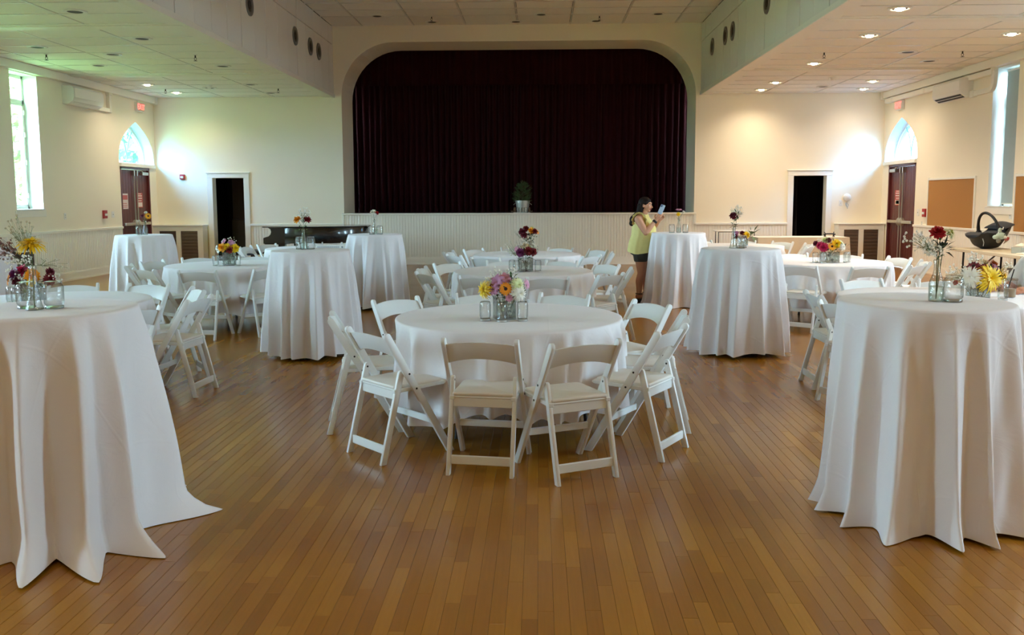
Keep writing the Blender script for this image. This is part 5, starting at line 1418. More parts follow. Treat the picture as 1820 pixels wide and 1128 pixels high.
obj('top_collar', MB().box(-0.085, 0.0, -0.56, -0.44, 0.36, 0.56), M_TRIM, t, bevel=0.006)
t = thing('ceiling_duct_cover', 'long cream pipe cover below the trim on the right wall', 'pipe', (XR, 17.8, 3.63), 0)
obj('run', MB().box(-0.10, 0.0, -2.1, 2.6, 0.06, 0.16), M_WAIN, t, bevel=0.015, seg=2, smooth=40)
for q in (-1.2, 0.6, 2.2): obj('coupling', MB().box(-0.106, 0.0, q - 0.05, q + 0.05, 0.054, 0.166), M_TRIM, t, bevel=0.008)

M_EXITRED = emit_mat('exit_red_letters', (0.95, 0.10, 0.08), 0.9)
def text_mesh(name, cu, mat_, parent):
    o = bpy.data.objects.new('tmp', cu); COL.objects.link(o)
    me = bpy.data.meshes.new_from_object(o.evaluated_get(bpy.context.evaluated_depsgraph_get()))
    bpy.data.objects.remove(o)
    me.materials.clear()
    return link(name, me, mat_, parent)
def exit_sign(X, s, y, z, label):
    t = thing('exit_sign', label, 'sign', (X, y, z), 0, 'exit signs')
    a, b = sorted((0, s * 0.075))
    obj('housing', MB().box(a, b, -0.16, 0.16, -0.10, 0.10), M_WHITE, t, bevel=0.006)
    a, b = sorted((s * 0.075, s * 0.078))
    obj('face', MB().box(a, b, -0.15, 0.15, -0.09, 0.09), mat('pale_red_face', srgb(226, 170, 160), 0.5), t)
    a, b = sorted((0, s * 0.03)); obj('mount', MB().box(a, b, -0.05, 0.05, 0.10, 0.16), M_WHITE, t)
    cu = bpy.data.curves.new('letters', 'FONT'); cu.body = 'EXIT'; cu.size = 0.165; cu.align_x = 'CENTER'; cu.align_y = 'CENTER'; cu.extrude = 0.001; cu.offset = 0.004
    o = text_mesh('letters', cu, M_EXITRED, t)
    o.location = (s * 0.080, 0, 0)
    o.rotation_euler = (PI / 2, 0, s * PI / 2)
exit_sign(XL, 1, 19.80, 3.66, 'red EXIT sign above the left arched window')
exit_sign(XR, -1, 19.68, 3.58, 'red EXIT sign above the right arched window')

def plate(X, Y, z, n, w, h, label, kind, cat, name, group=None):
    """small fitting on a wall; n is the wall's inward normal"""
    rz = math.atan2(-n[0], n[1]) + PI        # local -Y looks into the room
    t = thing(name, label, cat, (X, Y, z), math.atan2(n[1], n[0]) + PI / 2, group)
    if kind == 'outlet':
        obj('cover', MB().box(-w / 2, w / 2, -0.008, 0.0, -h / 2, h / 2), M_WHITE, t, bevel=0.003)
        for q in (-0.02, 0.02): obj('socket', MB().box(-0.012, 0.012, -0.0095, -0.007, q - 0.012, q + 0.012), mat('ivory_socket', srgb(196, 190, 176), 0.5), t)
    elif kind == 'switch':
        obj('cover', MB().box(-w / 2, w / 2, -0.008, 0.0, -h / 2, h / 2), M_WHITE, t, bevel=0.003)
        obj('toggle', MB().box(-0.006, 0.006, -0.018, -0.006, -0.012, 0.012), mat('ivory_toggle', srgb(190, 186, 176), 0.5), t)
    elif kind == 'pull':
        obj('housing', MB().box(-w / 2, w / 2, -0.05, 0.0, -h / 2, h / 2), M_RED, t, bevel=0.006)
        obj('handle', MB().box(-w * 0.38, w * 0.38, -0.062, -0.048, -h * 0.18, h * 0.1), M_WHITE, t, bevel=0.003)
    elif kind == 'strobe':
        obj('housing', MB().box(-w / 2, w / 2, -0.045, 0.0, -h / 2, h / 2), M_RED, t, bevel=0.006)
        obj('lens', MB().box(-w * 0.3, w * 0.3, -0.066, -0.043, -h * 0.30, h * 0.12), M_WHITE, t, bevel=0.006)
    return t
plate(XL, 18.0, 1.26, (1, 0), 0.13, 0.17, 'red fire alarm pull station on the left wall', 'pull', 'alarm', 'fire_pull_station')
plate(XL, 18.38, 1.25, (1, 0), 0.12, 0.13, 'pale double switch plate beside the left pull station', 'switch', 'switch', 'light_switch')
plate(XL, 16.5, 1.25, (1, 0), 0.08, 0.12, 'pale plate on the left wall below the air conditioner', 'outlet', 'outlet', 'wall_outlet')
plate(XR, 18.25, 1.24, (-1, 0), 0.13, 0.17, 'red fire alarm pull station beside the right corkboard', 'pull', 'alarm', 'fire_pull_station')
plate(XR, 18.6, 1.24, (-1, 0), 0.10, 0.14, 'pale switch plate beside the right exit doors', 'switch', 'switch', 'light_switch')
plate(XR, 18.4, 1.02, (-1, 0), 0.05, 0.07, 'tiny pale plate below the right pull station', 'outlet', 'outlet', 'wall_outlet')
plate(XR, 15.0, 1.25, (-1, 0), 0.08, 0.13, 'light switch between the right window and the cut-off corkboard', 'switch', 'switch', 'light_switch')
plate(-8.5, YB, 2.10, (0, -1), 0.12, 0.12, 'red fire alarm strobe on the back wall beside the left doorway', 'strobe', 'alarm', 'fire_strobe')
plate(7.06, YB, 1.43, (0, -1), 0.08, 0.13, 'switch plate on the back wall right of the doorway', 'switch', 'switch', 'light_switch')
t = thing('round_night_light', 'round white lamp with dangling cord on back wall right of doorway', 'light', (7.20, YB, 1.56), 0)
obj('shade', MB().lathe([(0.0, 0.055), (0.06, 0.05), (0.088, 0.03), (0.092, 0.0)], 24, Matrix.Rotation(PI / 2, 4, 'X')), M_WHITE, t, smooth=True)
cp = [(0.0, -0.02, -0.085)] + [(0.035 * math.sin(a), -0.02 - 0.002 * a, -0.15 - 0.055 * (1 - math.cos(a)) * 0.9 + 0.012 * a) for a in [0.4 * k for k in range(14)]] + [(0.02, -0.015, -0.26)]
obj('cord', MB().tube(cp, 0.005, 6), mat('pale_blue_cord', srgb(160, 176, 190), 0.5), t, smooth=True)

def corkboard(y0, y1, label, n):
    t = thing('corkboard', label, 'board', (XR, (y0 + y1) / 2, 0.95), 0, 'corkboards on the right wall')
    h = (y1 - y0) / 2
    obj('cork', MB().box(-0.018, 0, -h, h, 0.02, 0.96), M_CORK, t)
    f = MB(); f.box(-0.03, 0, -h - 0.03, -h + 0.005, 0.0, 1.0); f.box(-0.03, 0, h - 0.005, h + 0.03, 0.0, 1.0); f.box(-0.03, 0, -h, h, 0.95, 0.99); f.box(-0.03, 0, -h, h, 0.0, 0.025)
    obj('frame', f, M_TRIM, t, bevel=0.003)
corkboard(16.24, 18.12, 'framed empty corkboard on the right wall by the exit doors', 0)
corkboard(12.9, 14.86, 'framed corkboard cut off at the right edge, beyond the window', 1)

# radiator covers in the back corners
def radiator_cover(x0, x1, label, brown):
    t = thing('radiator_cover', label, 'radiator cover', ((x0 + x1) / 2, YB - 0.002, 0))
    w = (x1 - x0) / 2; d = 0.30
    c = MB(); c.box(-w, w, -d, 0, 0.0, 0.10); c.box(-w, w, -d, 0, 0.82, 0.94); c.box(-w, -w + 0.13, -d, 0, 0.10, 0.82); c.box(w - 0.13, w, -d, 0, 0.10, 0.82); c.box(-0.055, 0.055, -d, 0, 0.1, 0.82)
    obj('casing', c, M_WAIN, t, bevel=0.004)
    obj('top_board', MB().box(-w - 0.02, w + 0.02, -d - 0.025, 0, 0.94, 0.965), M_TRIM, t, bevel=0.004)
    for a, b in ((-w + 0.13, -0.055), (0.055, w - 0.13)):
        g = obj('grille', MB().box(a, b, -d + 0.03, -d + 0.036, 0.10, 0.82), mat('brown_perforated_metal', srgb(104, 88, 74), 0.38, metal=0.4, var=0.12, scale=5), t)
        for k in range(9):
            z = 0.14 + k * 0.078
            obj('louver', MB().box(a + 0.01, b - 0.01, -d + 0.020, -d + 0.031, z, z + 0.052), mat('brown_louver_metal', srgb(112, 94, 80), 0.34, metal=0.5, var=0.10, scale=4) if 'brown_louver_metal' not in bpy.data.materials else bpy.data.materials['brown_louver_metal'], g, bevel=0.004)
radiator_cover(-9.13, -7.95, 'white radiator cover with two brown grilles, left of the left doorway', True)
radiator_cover(6.93, 7.98, 'white radiator cover with two brown grilles beside the right exit doors', True)
t = thing('wall_grille', 'dark brown grille low on the left wall behind the flowers', 'grille', (XL, 15.0, 0.30), 0)
obj('panel', MB().box(0, 0.03, -0.35, 0.35, 0, 0.34), mat('dark_brown_grille', srgb(78, 66, 54), 0.5), t, bevel=0.004)
for k in range(5): obj('louver', MB().box(0.028, 0.042, -0.33, 0.33, 0.03 + k * 0.062, 0.07 + k * 0.062), mat('dark_brown_louver', srgb(84, 70, 58), 0.45) if k == 0 else bpy.data.materials['dark_brown_louver'], t, bevel=0.003)

# ---------------------------------------------------------------- on the stage
t = thing('potted_tree', 'small bushy evergreen in a galvanized bucket at stage centre', 'plant', (-0.39, YB + 0.28, SZ0 + 0.012))
bk = MB().lathe([(0.0, 0.002), (0.125, 0.002), (0.13, 0.02), (0.165, 0.24), (0.172, 0.245), (0.170, 0.26), (0.176, 0.275), (0.176, 0.29), (0.16, 0.285), (0.155, 0.25), (0.0, 0.25)], 28)
obj('bucket', bk, mat('galvanized_steel', srgb(196, 204, 200), 0.38, metal=0.7, var=0.12, scale=14), t, smooth=True)
for s in (-1, 1): obj('handle', MB().tube([(s * 0.175, -0.04, 0.225), (s * 0.215, -0.03, 0.19), (s * 0.215, 0.03, 0.19), (s * 0.175, 0.04, 0.225)], 0.007, 6), M_CHROME, t, smooth=True)
obj('soil', MB().lathe([(0.0, 0.262), (0.155, 0.258)], 20), M_SUB, t)
rr = random.Random(5); nd = MB(); tw = MB(); tw.tube([(0, 0, 0.25), (0, 0, 0.60)], [0.012, 0.005], 6)
for k in range(130):
    z = 0.27 + 0.42 * rr.random() ** 1.1; a = rr.random() * 6.283
    rad = (0.255 * (1 - ((z - 0.38) / 0.42) ** 2) if z > 0.38 else 0.24) * rr.uniform(0.6, 1.05)
    p0 = Vector((0, 0, z - 0.06)); p1 = Vector((rad * math.cos(a), rad * math.sin(a), z + 0.09 * rr.random()))
    tw.tube([p0, (p0 + p1) / 2 + Vector((0, 0, -0.01)), p1], [0.004, 0.003, 0.0015], 4, cap=False)
    ax = (p1 - p0).normalized()
    for q in range(16):
        u = 0.35 + 0.65 * q / 16
        c = p0 + (p1 - p0) * u; dr = (Vector((rr.gauss(0, 1), rr.gauss(0, 1), rr.gauss(0, 1))).normalized() + ax * 1.1).normalized()
        s = dr.orthogonal().normalized() * 0.0035
        nd.add([c - s, c + s, c + dr * 0.05], [(0, 1, 2)])
obj('branches', tw, mat('fir_twig', srgb(70, 60, 40), 0.8), t)
tag(obj('needles', nd, mat('fir_needles', srgb(58, 92, 48), 0.6, var=0.3, scale=20), t), kind='stuff')
for k, x in enumerate((-0.575, -0.505, -0.44, -0.375, -0.315, -0.23)):
    o = thing('small_stage_jar', 'small glass jar on the stage edge before the bucket, %s from the left' % ('first second third fourth fifth sixth'.split()[k]), 'jar', (x, YB + 0.055, SZ0 + 0.0125), 0, 'small jars on the stage edge')
    link('jar_glass', JM['s'], M_JAR, o); link('lid', LIDM, M_LID, o); o.scale = (0.85, 0.85, 1.0)
for x, lab in ((-0.64, 'tiny low glass at the left end of the stage jars'), (-0.175, 'tiny low glass at the right end of the stage jars')):
    o = thing('low_glass', lab, 'glass', (x, YB + 0.07, SZ0 + 0.0125), 0, 'low glasses on the stage edge')
    obj('bowl', MB().lathe([(0.0, 0.002), (0.022, 0.002), (0.030, 0.03), (0.033, 0.055)], 16), M_JAR, o, smooth=True)
    obj('base', MB().lathe([(0.0, 0.0), (0.024, 0.0), (0.022, 0.008), (0.0, 0.008)], 16), M_BASEGL, o, smooth=True)

# ---------------------------------------------------------------- grand piano
t = thing('grand_piano', 'black grand piano, lid closed, against the beadboard wall at left', 'piano', (-5.50, 17.55, 0))
rim = [(0.30, 0.0), (0.9, 0.02), (1.25, 0.10), (1.55, 0.26), (1.78, 0.42), (1.88, 0.60), (1.90, 0.85), (1.86, 1.10), (1.76, 1.30), (1.55, 1.40), (0.30, 1.42)]
obj('rim', MB().prism(rim, 0.66, 0.985, 'z'), M_BLACK, t, bevel=0.01, seg=2, smooth=40)
lid = [(-0.14, -0.02)] + [(x + (0.012 if x > 1 else 0), y - 0.02 if y < 0.7 else y + 0.02) for x, y in rim[1:]] + [(-0.14, 1.44)]
obj('lid', MB().prism(lid, 0.988, 1.008, 'z'), M_BLACK, t, bevel=0.004)
arm = [(0.32, 0.985), (-0.03, 0.985), (0.02, 0.955), (0.035, 0.90), (0.02, 0.85), (-0.02, 0.81), (-0.09, 0.79), (-0.13, 0.775), (-0.13, 0.66), (0.32, 0.66)]
for y0, y1 in ((0.0, 0.07), (1.35, 1.42)):
    obj('arm', MB().prism(arm, y0, y1, 'y'), M_BLACK, t, bevel=0.004)
obj('key_bed', MB().box(-0.13, 0.32, 0.07, 1.35, 0.64, 0.70), M_BLACK, t, bevel=0.004)
obj('fallboard', MB().box(0.10, 0.16, 0.07, 1.35, 0.70, 0.97), M_BLACK, t, bevel=0.01)
obj('white_keys', MB().box(-0.06, 0.09, 0.09, 1.33, 0.70, 0.725), M_WHITE, t)
bkk = MB()
for k in range(36): bkk.box(0.0, 0.09, 0.10 + k * 0.0338, 0.113 + k * 0.0338, 0.725, 0.737)
tag(obj('black_keys', bkk, M_MATTBLACK, t), kind='stuff')
for lx, ly in ((0.22, 0.14), (0.22, 1.28), (1.60, 0.85)):
    lg = obj('leg', MB().prism([(lx - 0.07, 0.66), (lx - 0.045, 0.08), (lx + 0.045, 0.08), (lx + 0.07, 0.66)], ly - 0.06, ly + 0.06, 'y'), M_BLACK, t, bevel=0.006)
    obj('caster', MB().ball((lx, ly, 0.045), 0.045, 10, 6), M_CHROME, lg, smooth=True)
ly_ = MB(); ly_.bar((0.35, 0.62, 0.66), (0.35, 0.64, 0.12), 0.03, 0.03); ly_.bar((0.35, 0.80, 0.66), (0.35, 0.78, 0.12), 0.03, 0.03); ly_.box(0.30, 0.42, 0.58, 0.84, 0.08, 0.14)
obj('pedal_lyre', ly_, M_BLACK, t)
for q in (0.64, 0.71, 0.78): obj('pedal', MB().box(0.16, 0.31, q - 0.014, q + 0.014, 0.075, 0.09), mat('brass', srgb(190, 150, 80), 0.3, metal=1.0) if 'brass' not in bpy.data.materials else bpy.data.materials['brass'], t, bevel=0.003)
t = thing('piano_bench', 'black piano bench in front of the piano keys', 'bench', (-5.98, 17.95, 0))
obj('seat', MB().box(-0.18, 0.18, -0.40, 0.40, 0.42, 0.50), M_MATTBLACK, t, bevel=0.015, seg=2)
for sx in (-1, 1):
    for sy in (-1, 1): obj('leg', MB().prism([(sx * 0.14 - 0.025, 0.42), (sx * 0.14 - 0.016, 0), (sx * 0.14 + 0.016, 0), (sx * 0.14 + 0.025, 0.42)], sy * 0.35 - 0.025, sy * 0.35 + 0.025, 'y'), M_BLACK, t)

# ---------------------------------------------------------------- buffet with cloth, little stand
bx0, bx1, by0, by1 = 4.50, 6.36, 17.95, 18.70
t = thing('buffet_table', 'long folding table under the cream cloth by the right doorway', 'table', ((bx0 + bx1) / 2, (by0 + by1) / 2, 0))
obj('tabletop', MB().box(-0.91, 0.91, -0.36, 0.36, 0.70, 0.742), M_TABLE, t, bevel=0.005)
for sx in (-1, 1):
    for sy in (-1, 1): obj('leg', MB().tube([(sx * 0.75, sy * 0.28, 0.70), (sx * 0.75, sy * 0.28, 0.0)], 0.015, 8), M_STEEL, t, smooth=True)
def rect_cloth(x0, x1, y0, y1, zt, hem, seed):
    mb = MB(); r = random.Random(seed); loop = []; n = 60
    per = []
    for i in range(n): per.append((x0 + (x1 - x0) * i / n, y0, 0, -1))
    for i in range(24): per.append((x1, y0 + (y1 - y0) * i / 24, 1, 0))
    for i in range(n): per.append((x1 - (x1 - x0) * i / n, y1, 0, 1))
    for i in range(24): per.append((x0, y1 - (y1 - y0) * i / 24, -1, 0))
    m = len(per); vs = []
    for j in range(9):
        t_ = j / 8
        for i, (x, y, nx, ny) in enumerate(per):
            w = 0.018 * t_ * math.sin(i * 0.9 + 1.3 * math.sin(i * 0.21)) + 0.02 * t_
            cx_ = 0.05 * t_ * ((1 if x > (x0 + x1) / 2 else -1)) * math.exp(-(min(abs(x - x0), abs(x - x1)) / 0.08) ** 2)
            vs.append((x + nx * w + cx_, y + ny * w, zt - (0.004 if j else 0) - (zt - hem) * t_))
    fs = [(j * m + i, j * m + (i + 1) % m, (j + 1) * m + (i + 1) % m, (j + 1) * m + i) for j in range(8) for i in range(m)]
    fs.append(tuple(range(m)))
    return mb.add(vs, fs)
o = obj('buffet_cloth', rect_cloth(bx0, bx1, by0, by1, 0.748, 0.03, 3), cloth_mat('cream_linen', srgb(226, 212, 190)), smooth=50)
tag(o, 'cream cloth hanging to the floor over the buffet by the right doorway', 'tablecloth')
t = thing('wire_easel', 'small black stand on the cream buffet table', 'stand', (6.03, 18.2, 0.749))
e = MB()
for s in (-1, 1): e.tube([(s * 0.09, -0.03, 0.0), (s * 0.085, 0.0, 0.07), (s * 0.10, 0.03, 0.10)], 0.009, 6); e.tube([(s * 0.09, 0.05, 0.0), (s * 0.085, 0.0, 0.07)], 0.009, 6)
obj('frame', e, M_MATTBLACK, t, smooth=True)
obj('crossbar', MB().tube([(-0.12, 0, 0.05), (-0.06, -0.01, 0.062), (0.06, -0.01, 0.062), (0.12, 0, 0.05)], 0.014, 6), M_MATTBLACK, t, smooth=True)
t = thing('small_side_table', 'narrow white table on dark thin legs against the beadboard, behind the dark rose', 'table', (4.46, 19.9, 0))
obj('tabletop', MB().box(-0.46, 0.46, -0.2, 0.2, 0.80, 0.825), M_WHITE, t, bevel=0.004)
fr = MB()
for sy in (-0.17, 0.17):
    fr.tube([(-0.40, sy, 0.0), (-0.40, sy, 0.795), (0.40, sy, 0.795), (0.40, sy, 0.0)], 0.012, 6)
obj('leg_frame', fr, M_STEEL, t)

# ---------------------------------------------------------------- folding table with the car seat
tx0, tx1, ty0, ty1 = 6.72, 7.48, 12.3, 14.35
t = thing('folding_table', 'beige rectangular folding table by the right wall holding a car seat', 'table', ((tx0 + tx1) / 2, (ty0 + ty1) / 2, 0))
obj('tabletop', MB().box(-0.38, 0.38, -1.03, 1.03, 0.695, 0.745), M_TABLE, t, bevel=0.006)
for sy in (-1, 1):
    for sx in (-1, 1): obj('leg', MB().tube([(sx * 0.30, sy * 0.75, 0.70), (sx * 0.30, sy * 0.78, 0.0)], 0.016, 8), M_MATTBLACK, t, smooth=True)
    obj('leg_brace', MB().tube([(-0.30, sy * 0.77, 0.22), (0.30, sy * 0.77, 0.22)], 0.011, 8).tube([(0.0, sy * 0.76, 0.45), (0.0, sy * 0.30, 0.69)], 0.012, 8).tube([(-0.30, sy * 0.762, 0.45), (0.30, sy * 0.762, 0.45)], 0.011, 8), M_MATTBLACK, t, smooth=True)

t = thing('infant_car_seat', 'black and grey infant car seat with raised handle on the folding table', 'car seat', (7.13, 14.0, 0.746), R_(18))
t.scale = (0.9, 0.9, 0.9)
M_SHELL = mat('black_seat_shell', srgb(26, 27, 29), 0.45)
M_FABRIC = mat('charcoal_seat_fabric', srgb(62, 64, 70), 0.9, bump=0.3, bscale=200)
def loft(secs, close=True):
    """secs: list of equal-length point loops"""
    mb = MB(); n = len(secs[0]); vs = [p for s in secs for p in s]
    fs = [(i * n + k, i * n + (k + 1) % n, (i + 1) * n + (k + 1) % n, (i + 1) * n + k) for i in range(len(secs) - 1) for k in range(n)]
    fs += [tuple(range(n))[::-1], tuple((len(secs) - 1) * n + k for k in range(n))]
    return mb.add(vs, fs)
def shell_sec(x, zb, zt, w):
    o = []
    for k in range(14):
        a = PI + PI * k / 13
        o.append((x, w * math.cos(a) * (1 - 0.08 * abs(math.sin(a))), zt + (zt - zb) * math.sin(a)))
    return o
prof = [(-0.36, 0.19, 0.235, 0.14), (-0.33, 0.165, 0.265, 0.18), (-0.25, 0.13, 0.275, 0.20), (-0.22, 0.04, 0.275, 0.21), (-0.12, 0.0, 0.26, 0.215), (0.06, 0.0, 0.26, 0.22), (0.17, 0.008, 0.31, 0.22), (0.24, 0.08, 0.38, 0.21), (0.31, 0.20, 0.43, 0.20), (0.36, 0.31, 0.445, 0.17)]
obj('shell', loft([shell_sec(*p) for p in prof]), M_SHELL, t, smooth=50)
ins = [(-0.35, 0.205, 0.247, 0.135), (-0.31, 0.19, 0.280, 0.165), (-0.20, 0.16, 0.290, 0.185), (-0.05, 0.12, 0.275, 0.195), (0.08, 0.12, 0.275, 0.20), (0.18, 0.16, 0.330, 0.195), (0.26, 0.24, 0.405, 0.18), (0.335, 0.34, 0.455, 0.16)]
obj('padding', loft([shell_sec(*p) for p in ins]), M_FABRIC, t, smooth=50)
cb_ = loft([[(x, 0.225 * math.cos(PI * k / 12), 0.37 + dz + (0.09 + h) * math.sin(PI * k / 12)) for k in range(13)] for x, dz, h in ((0.13, -0.02, -0.03), (0.22, 0.0, 0.0), (0.30, 0.03, -0.01), (0.35, 0.05, -0.05))])
obj('canopy', cb_, M_FABRIC, t, smooth=50)
hd = []
for k in range(17):
    a = PI * k / 16
    hd.append((0.02 - 0.10 * math.sin(a), -0.235 * math.cos(a) * (1 - 0.1 * math.sin(a)), 0.27 + 0.36 * math.sin(a) ** 0.8))
obj('carry_handle', MB().tube(hd, [0.03] * 2 + [0.024] * 13 + [0.03] * 2, 10), M_SHELL, t, smooth=True)
for s in (-1, 1): obj('handle_hub', MB().tube([(0.02, s * 0.205, 0.27), (0.02, s * 0.25, 0.27)], 0.048, 14), M_FABRIC, t, smooth=True)
obj('strap', MB().tube([(-0.30, -0.19, 0.19), (-0.285, -0.205, 0.12), (-0.29, -0.2, 0.06)], 0.006, 5), mat('grey_strap', srgb(150, 150, 150), 0.7), t)
obj('liner', MB().add([(0.12, -0.219, 0.09), (0.24, -0.205, 0.15), (0.27, -0.2, 0.21), (0.15, -0.221, 0.16), (0.12, -0.225, 0.088), (0.24, -0.212, 0.148), (0.27, -0.207, 0.212), (0.15, -0.228, 0.162)], [(4, 5, 6, 7), (0, 3, 2, 1), (0, 1, 5, 4), (1, 2, 6, 5), (2, 3, 7, 6), (3, 0, 4, 7)]), mat('beige_liner', srgb(188, 170, 152), 0.9), t)
# soft toy hung over the near side of the seat
M3 = Matrix.Translation((7.13, 14.0, 0.746)) @ Matrix.Rotation(R_(18), 4, 'Z') @ Matrix.Scale(0.9, 4)
p = M3 @ Vector((0.0, -0.275, 0.235))
t = thing('soft_toy', 'pale green and white plush toy on the near side of the car seat', 'toy', p, R_(18))
t.scale = (1.12, 1.12, 1.12)
plush = mat('pale_green_plush', srgb(176, 196, 184), 0.95, bump=0.4, bscale=300, sheen=0.3)
obj('body', MB().ball((0.0, 0, 0.0), (0.085, 0.035, 0.05), 14, 10).ball((-0.085, 0, -0.015), (0.05, 0.03, 0.032), 12, 8), plush, t, smooth=True)
obj('ear', MB().ball((-0.02, 0, 0.07), (0.03, 0.015, 0.045), 10, 8), plush, t, smooth=True)
obj('muzzle', MB().ball((0.05, -0.026, -0.02), (0.03, 0.02, 0.022), 10, 8), mat('white_plush', srgb(226, 224, 216), 0.95), t, smooth=True)
obj('eye', MB().ball((0.035, -0.034, 0.018), 0.008, 8, 6), M_MATTBLACK, t, smooth=True)
obj('hanging_loop', MB().tube([(-0.05, 0, 0.04), (-0.01, 0.0, 0.105), (0.04, 0.01, 0.09), (0.06, 0.02, 0.12)], 0.006, 6), M_WHITE, t)
obj('teether', MB().ball((-0.045, -0.01, -0.065), (0.04, 0.018, 0.035), 12, 8), mat('grey_teether', srgb(140, 136, 126), 0.6), t, smooth=True)
obj('bow', MB().ball((0.085, -0.005, -0.045), (0.028, 0.016, 0.022), 8, 6).ball((0.125, 0.0, -0.04), (0.025, 0.016, 0.024), 8, 6), mat('red_bow', srgb(190, 96, 92), 0.8), t, smooth=True)
# paper goods on the table
t = thing('napkin_box', 'clear box with a heap of paper napkins on the folding table', 'box', (7.05, 12.85, 0.7455), 0.3)
obj('box_wall', MB().box(-0.11, 0.11, -0.09, -0.085, 0, 0.085).box(-0.11, 0.11, 0.085, 0.09, 0, 0.085).box(-0.11, -0.105, -0.09, 0.09, 0, 0.085).box(0.105, 0.11, -0.09, 0.09, 0, 0.085).box(-0.11, 0.11, -0.09, 0.09, 0, 0.004), mat('clear_grey_plastic', srgb(170, 172, 160), 0.3), t)
nk = MB(); r = random.Random(3)
for k in range(9): nk.box(-0.09, 0.09, -0.075, 0.075, 0.01 + k * 0.011, 0.018 + k * 0.011, Matrix.Rotation(r.uniform(-0.1, 0.1), 4, 'Z'))
nk.add([(-0.08, -0.07, 0.11), (0.08, -0.07, 0.11), (0.08, 0.07, 0.11), (-0.08, 0.07, 0.11), (-0.02, 0.0, 0.15)], [(0, 1, 4), (1, 2, 4), (2, 3, 4), (3, 0, 4), (3, 2, 1, 0)])
obj('napkins', nk, mat('cream_paper', srgb(236, 222, 196), 0.9), t)
o = obj('folded_napkin', MB().box(-0.09, 0.09, -0.06, 0.06, 0, 0.012).box(-0.085, 0.085, -0.055, 0.058, 0.012, 0.022, Matrix.Rotation(0.15, 4, 'Z')), bpy.data.materials['cream_paper'], bevel=0.003)
o.location = (6.90, 12.55, 0.7455); o.rotation_euler = (0, 0, 0.5); tag(o, 'folded cream napkins lying beside the napkin box', 'napkin')
t = thing('storage_bin', 'grey storage bin standing under the folding table', 'bin', (7.22, 12.75, 0))
obj('body', MB().prism([(-0.2, 0.0), (0.2, 0.0), (0.23, 0.48), (-0.23, 0.48)], -0.35, 0.35, 'y'), mat('grey_bin_plastic', srgb(104, 104, 100), 0.5), t, bevel=0.02, seg=2)
obj('lid', MB().box(-0.245, 0.245, -0.365, 0.365, 0.48, 0.51), mat('grey_bin_lid', srgb(120, 120, 116), 0.5), t, bevel=0.01)
# iced coffee
t = thing('plastic_cup', 'clear plastic cup of milky iced coffee with a black straw', 'cup', (3.83, 7.13, ZR))
t.scale = (1.15, 1.15, 1.15)
CUP = glass_mat('clear_cup_plastic', (0.92, 0.93, 0.92), (0.65, 0.67, 0.66), 0.08)
obj('cup_wall', MB().lathe([(0.0, 0.002), (0.034, 0.002), (0.036, 0.006), (0.046, 0.125), (0.048, 0.127), (0.0465, 0.130)], 24), CUP, t, smooth=True)
obj('coffee', MB().lathe([(0.0, 0.005), (0.0335, 0.005), (0.0385, 0.062), (0.0, 0.064)], 24), mat('milky_coffee', srgb(176, 148, 112), 0.4), t, smooth=True)
obj('lid', MB().lathe([(0.049, 0.122), (0.05, 0.132), (0.044, 0.137), (0.006, 0.139)], 24), CUP, t, smooth=True)
obj('straw', MB().tube([(-0.012, 0.0, 0.066), (0.022, 0.0, 0.20)], 0.004, 8), M_MATTBLACK, t, smooth=True)
# ---------------------------------------------------------------- people
def blob(parts, voxel, smooth=6):
    """one continuous skin grown over overlapping tapered limbs and masses. parts: ('c', pts, radii) or ('e', centre, radii[, rotation])"""
    mb = MB()
    for p in parts:
        if p[0] == 'c':
            pts, rs = p[1], p[2]
            mb.tube(pts, rs, 14)
            for q, r in zip(pts, rs): mb.ball(q, r, 14, 10)
        else:
            M = Matrix.Translation(p[1]) @ (p[3] if len(p) > 3 else Matrix.Identity(4))
            mb.ball((0, 0, 0), p[2], 20, 14, M)
    me = bpy.data.meshes.new('tmp'); me.from_pydata(mb.v, [], mb.f)
    bm = bmesh.new(); bm.from_mesh(me); bmesh.ops.recalc_face_normals(bm, faces=bm.faces); bm.to_mesh(me); bm.free()
    o = bpy.data.objects.new('tmp', me); COL.objects.link(o)
    m = o.modifiers.new('r', 'REMESH'); m.mode = 'VOXEL'; m.voxel_size = voxel
    if smooth:
        s = o.modifiers.new('s', 'SMOOTH'); s.factor = 0.5; s.iterations = smooth
    dg = bpy.context.evaluated_depsgraph_get()
    out = bpy.data.meshes.new_from_object(o.evaluated_get(dg))
    bpy.data.objects.remove(o)
    for p in out.polygons: p.use_smooth = True
    return out
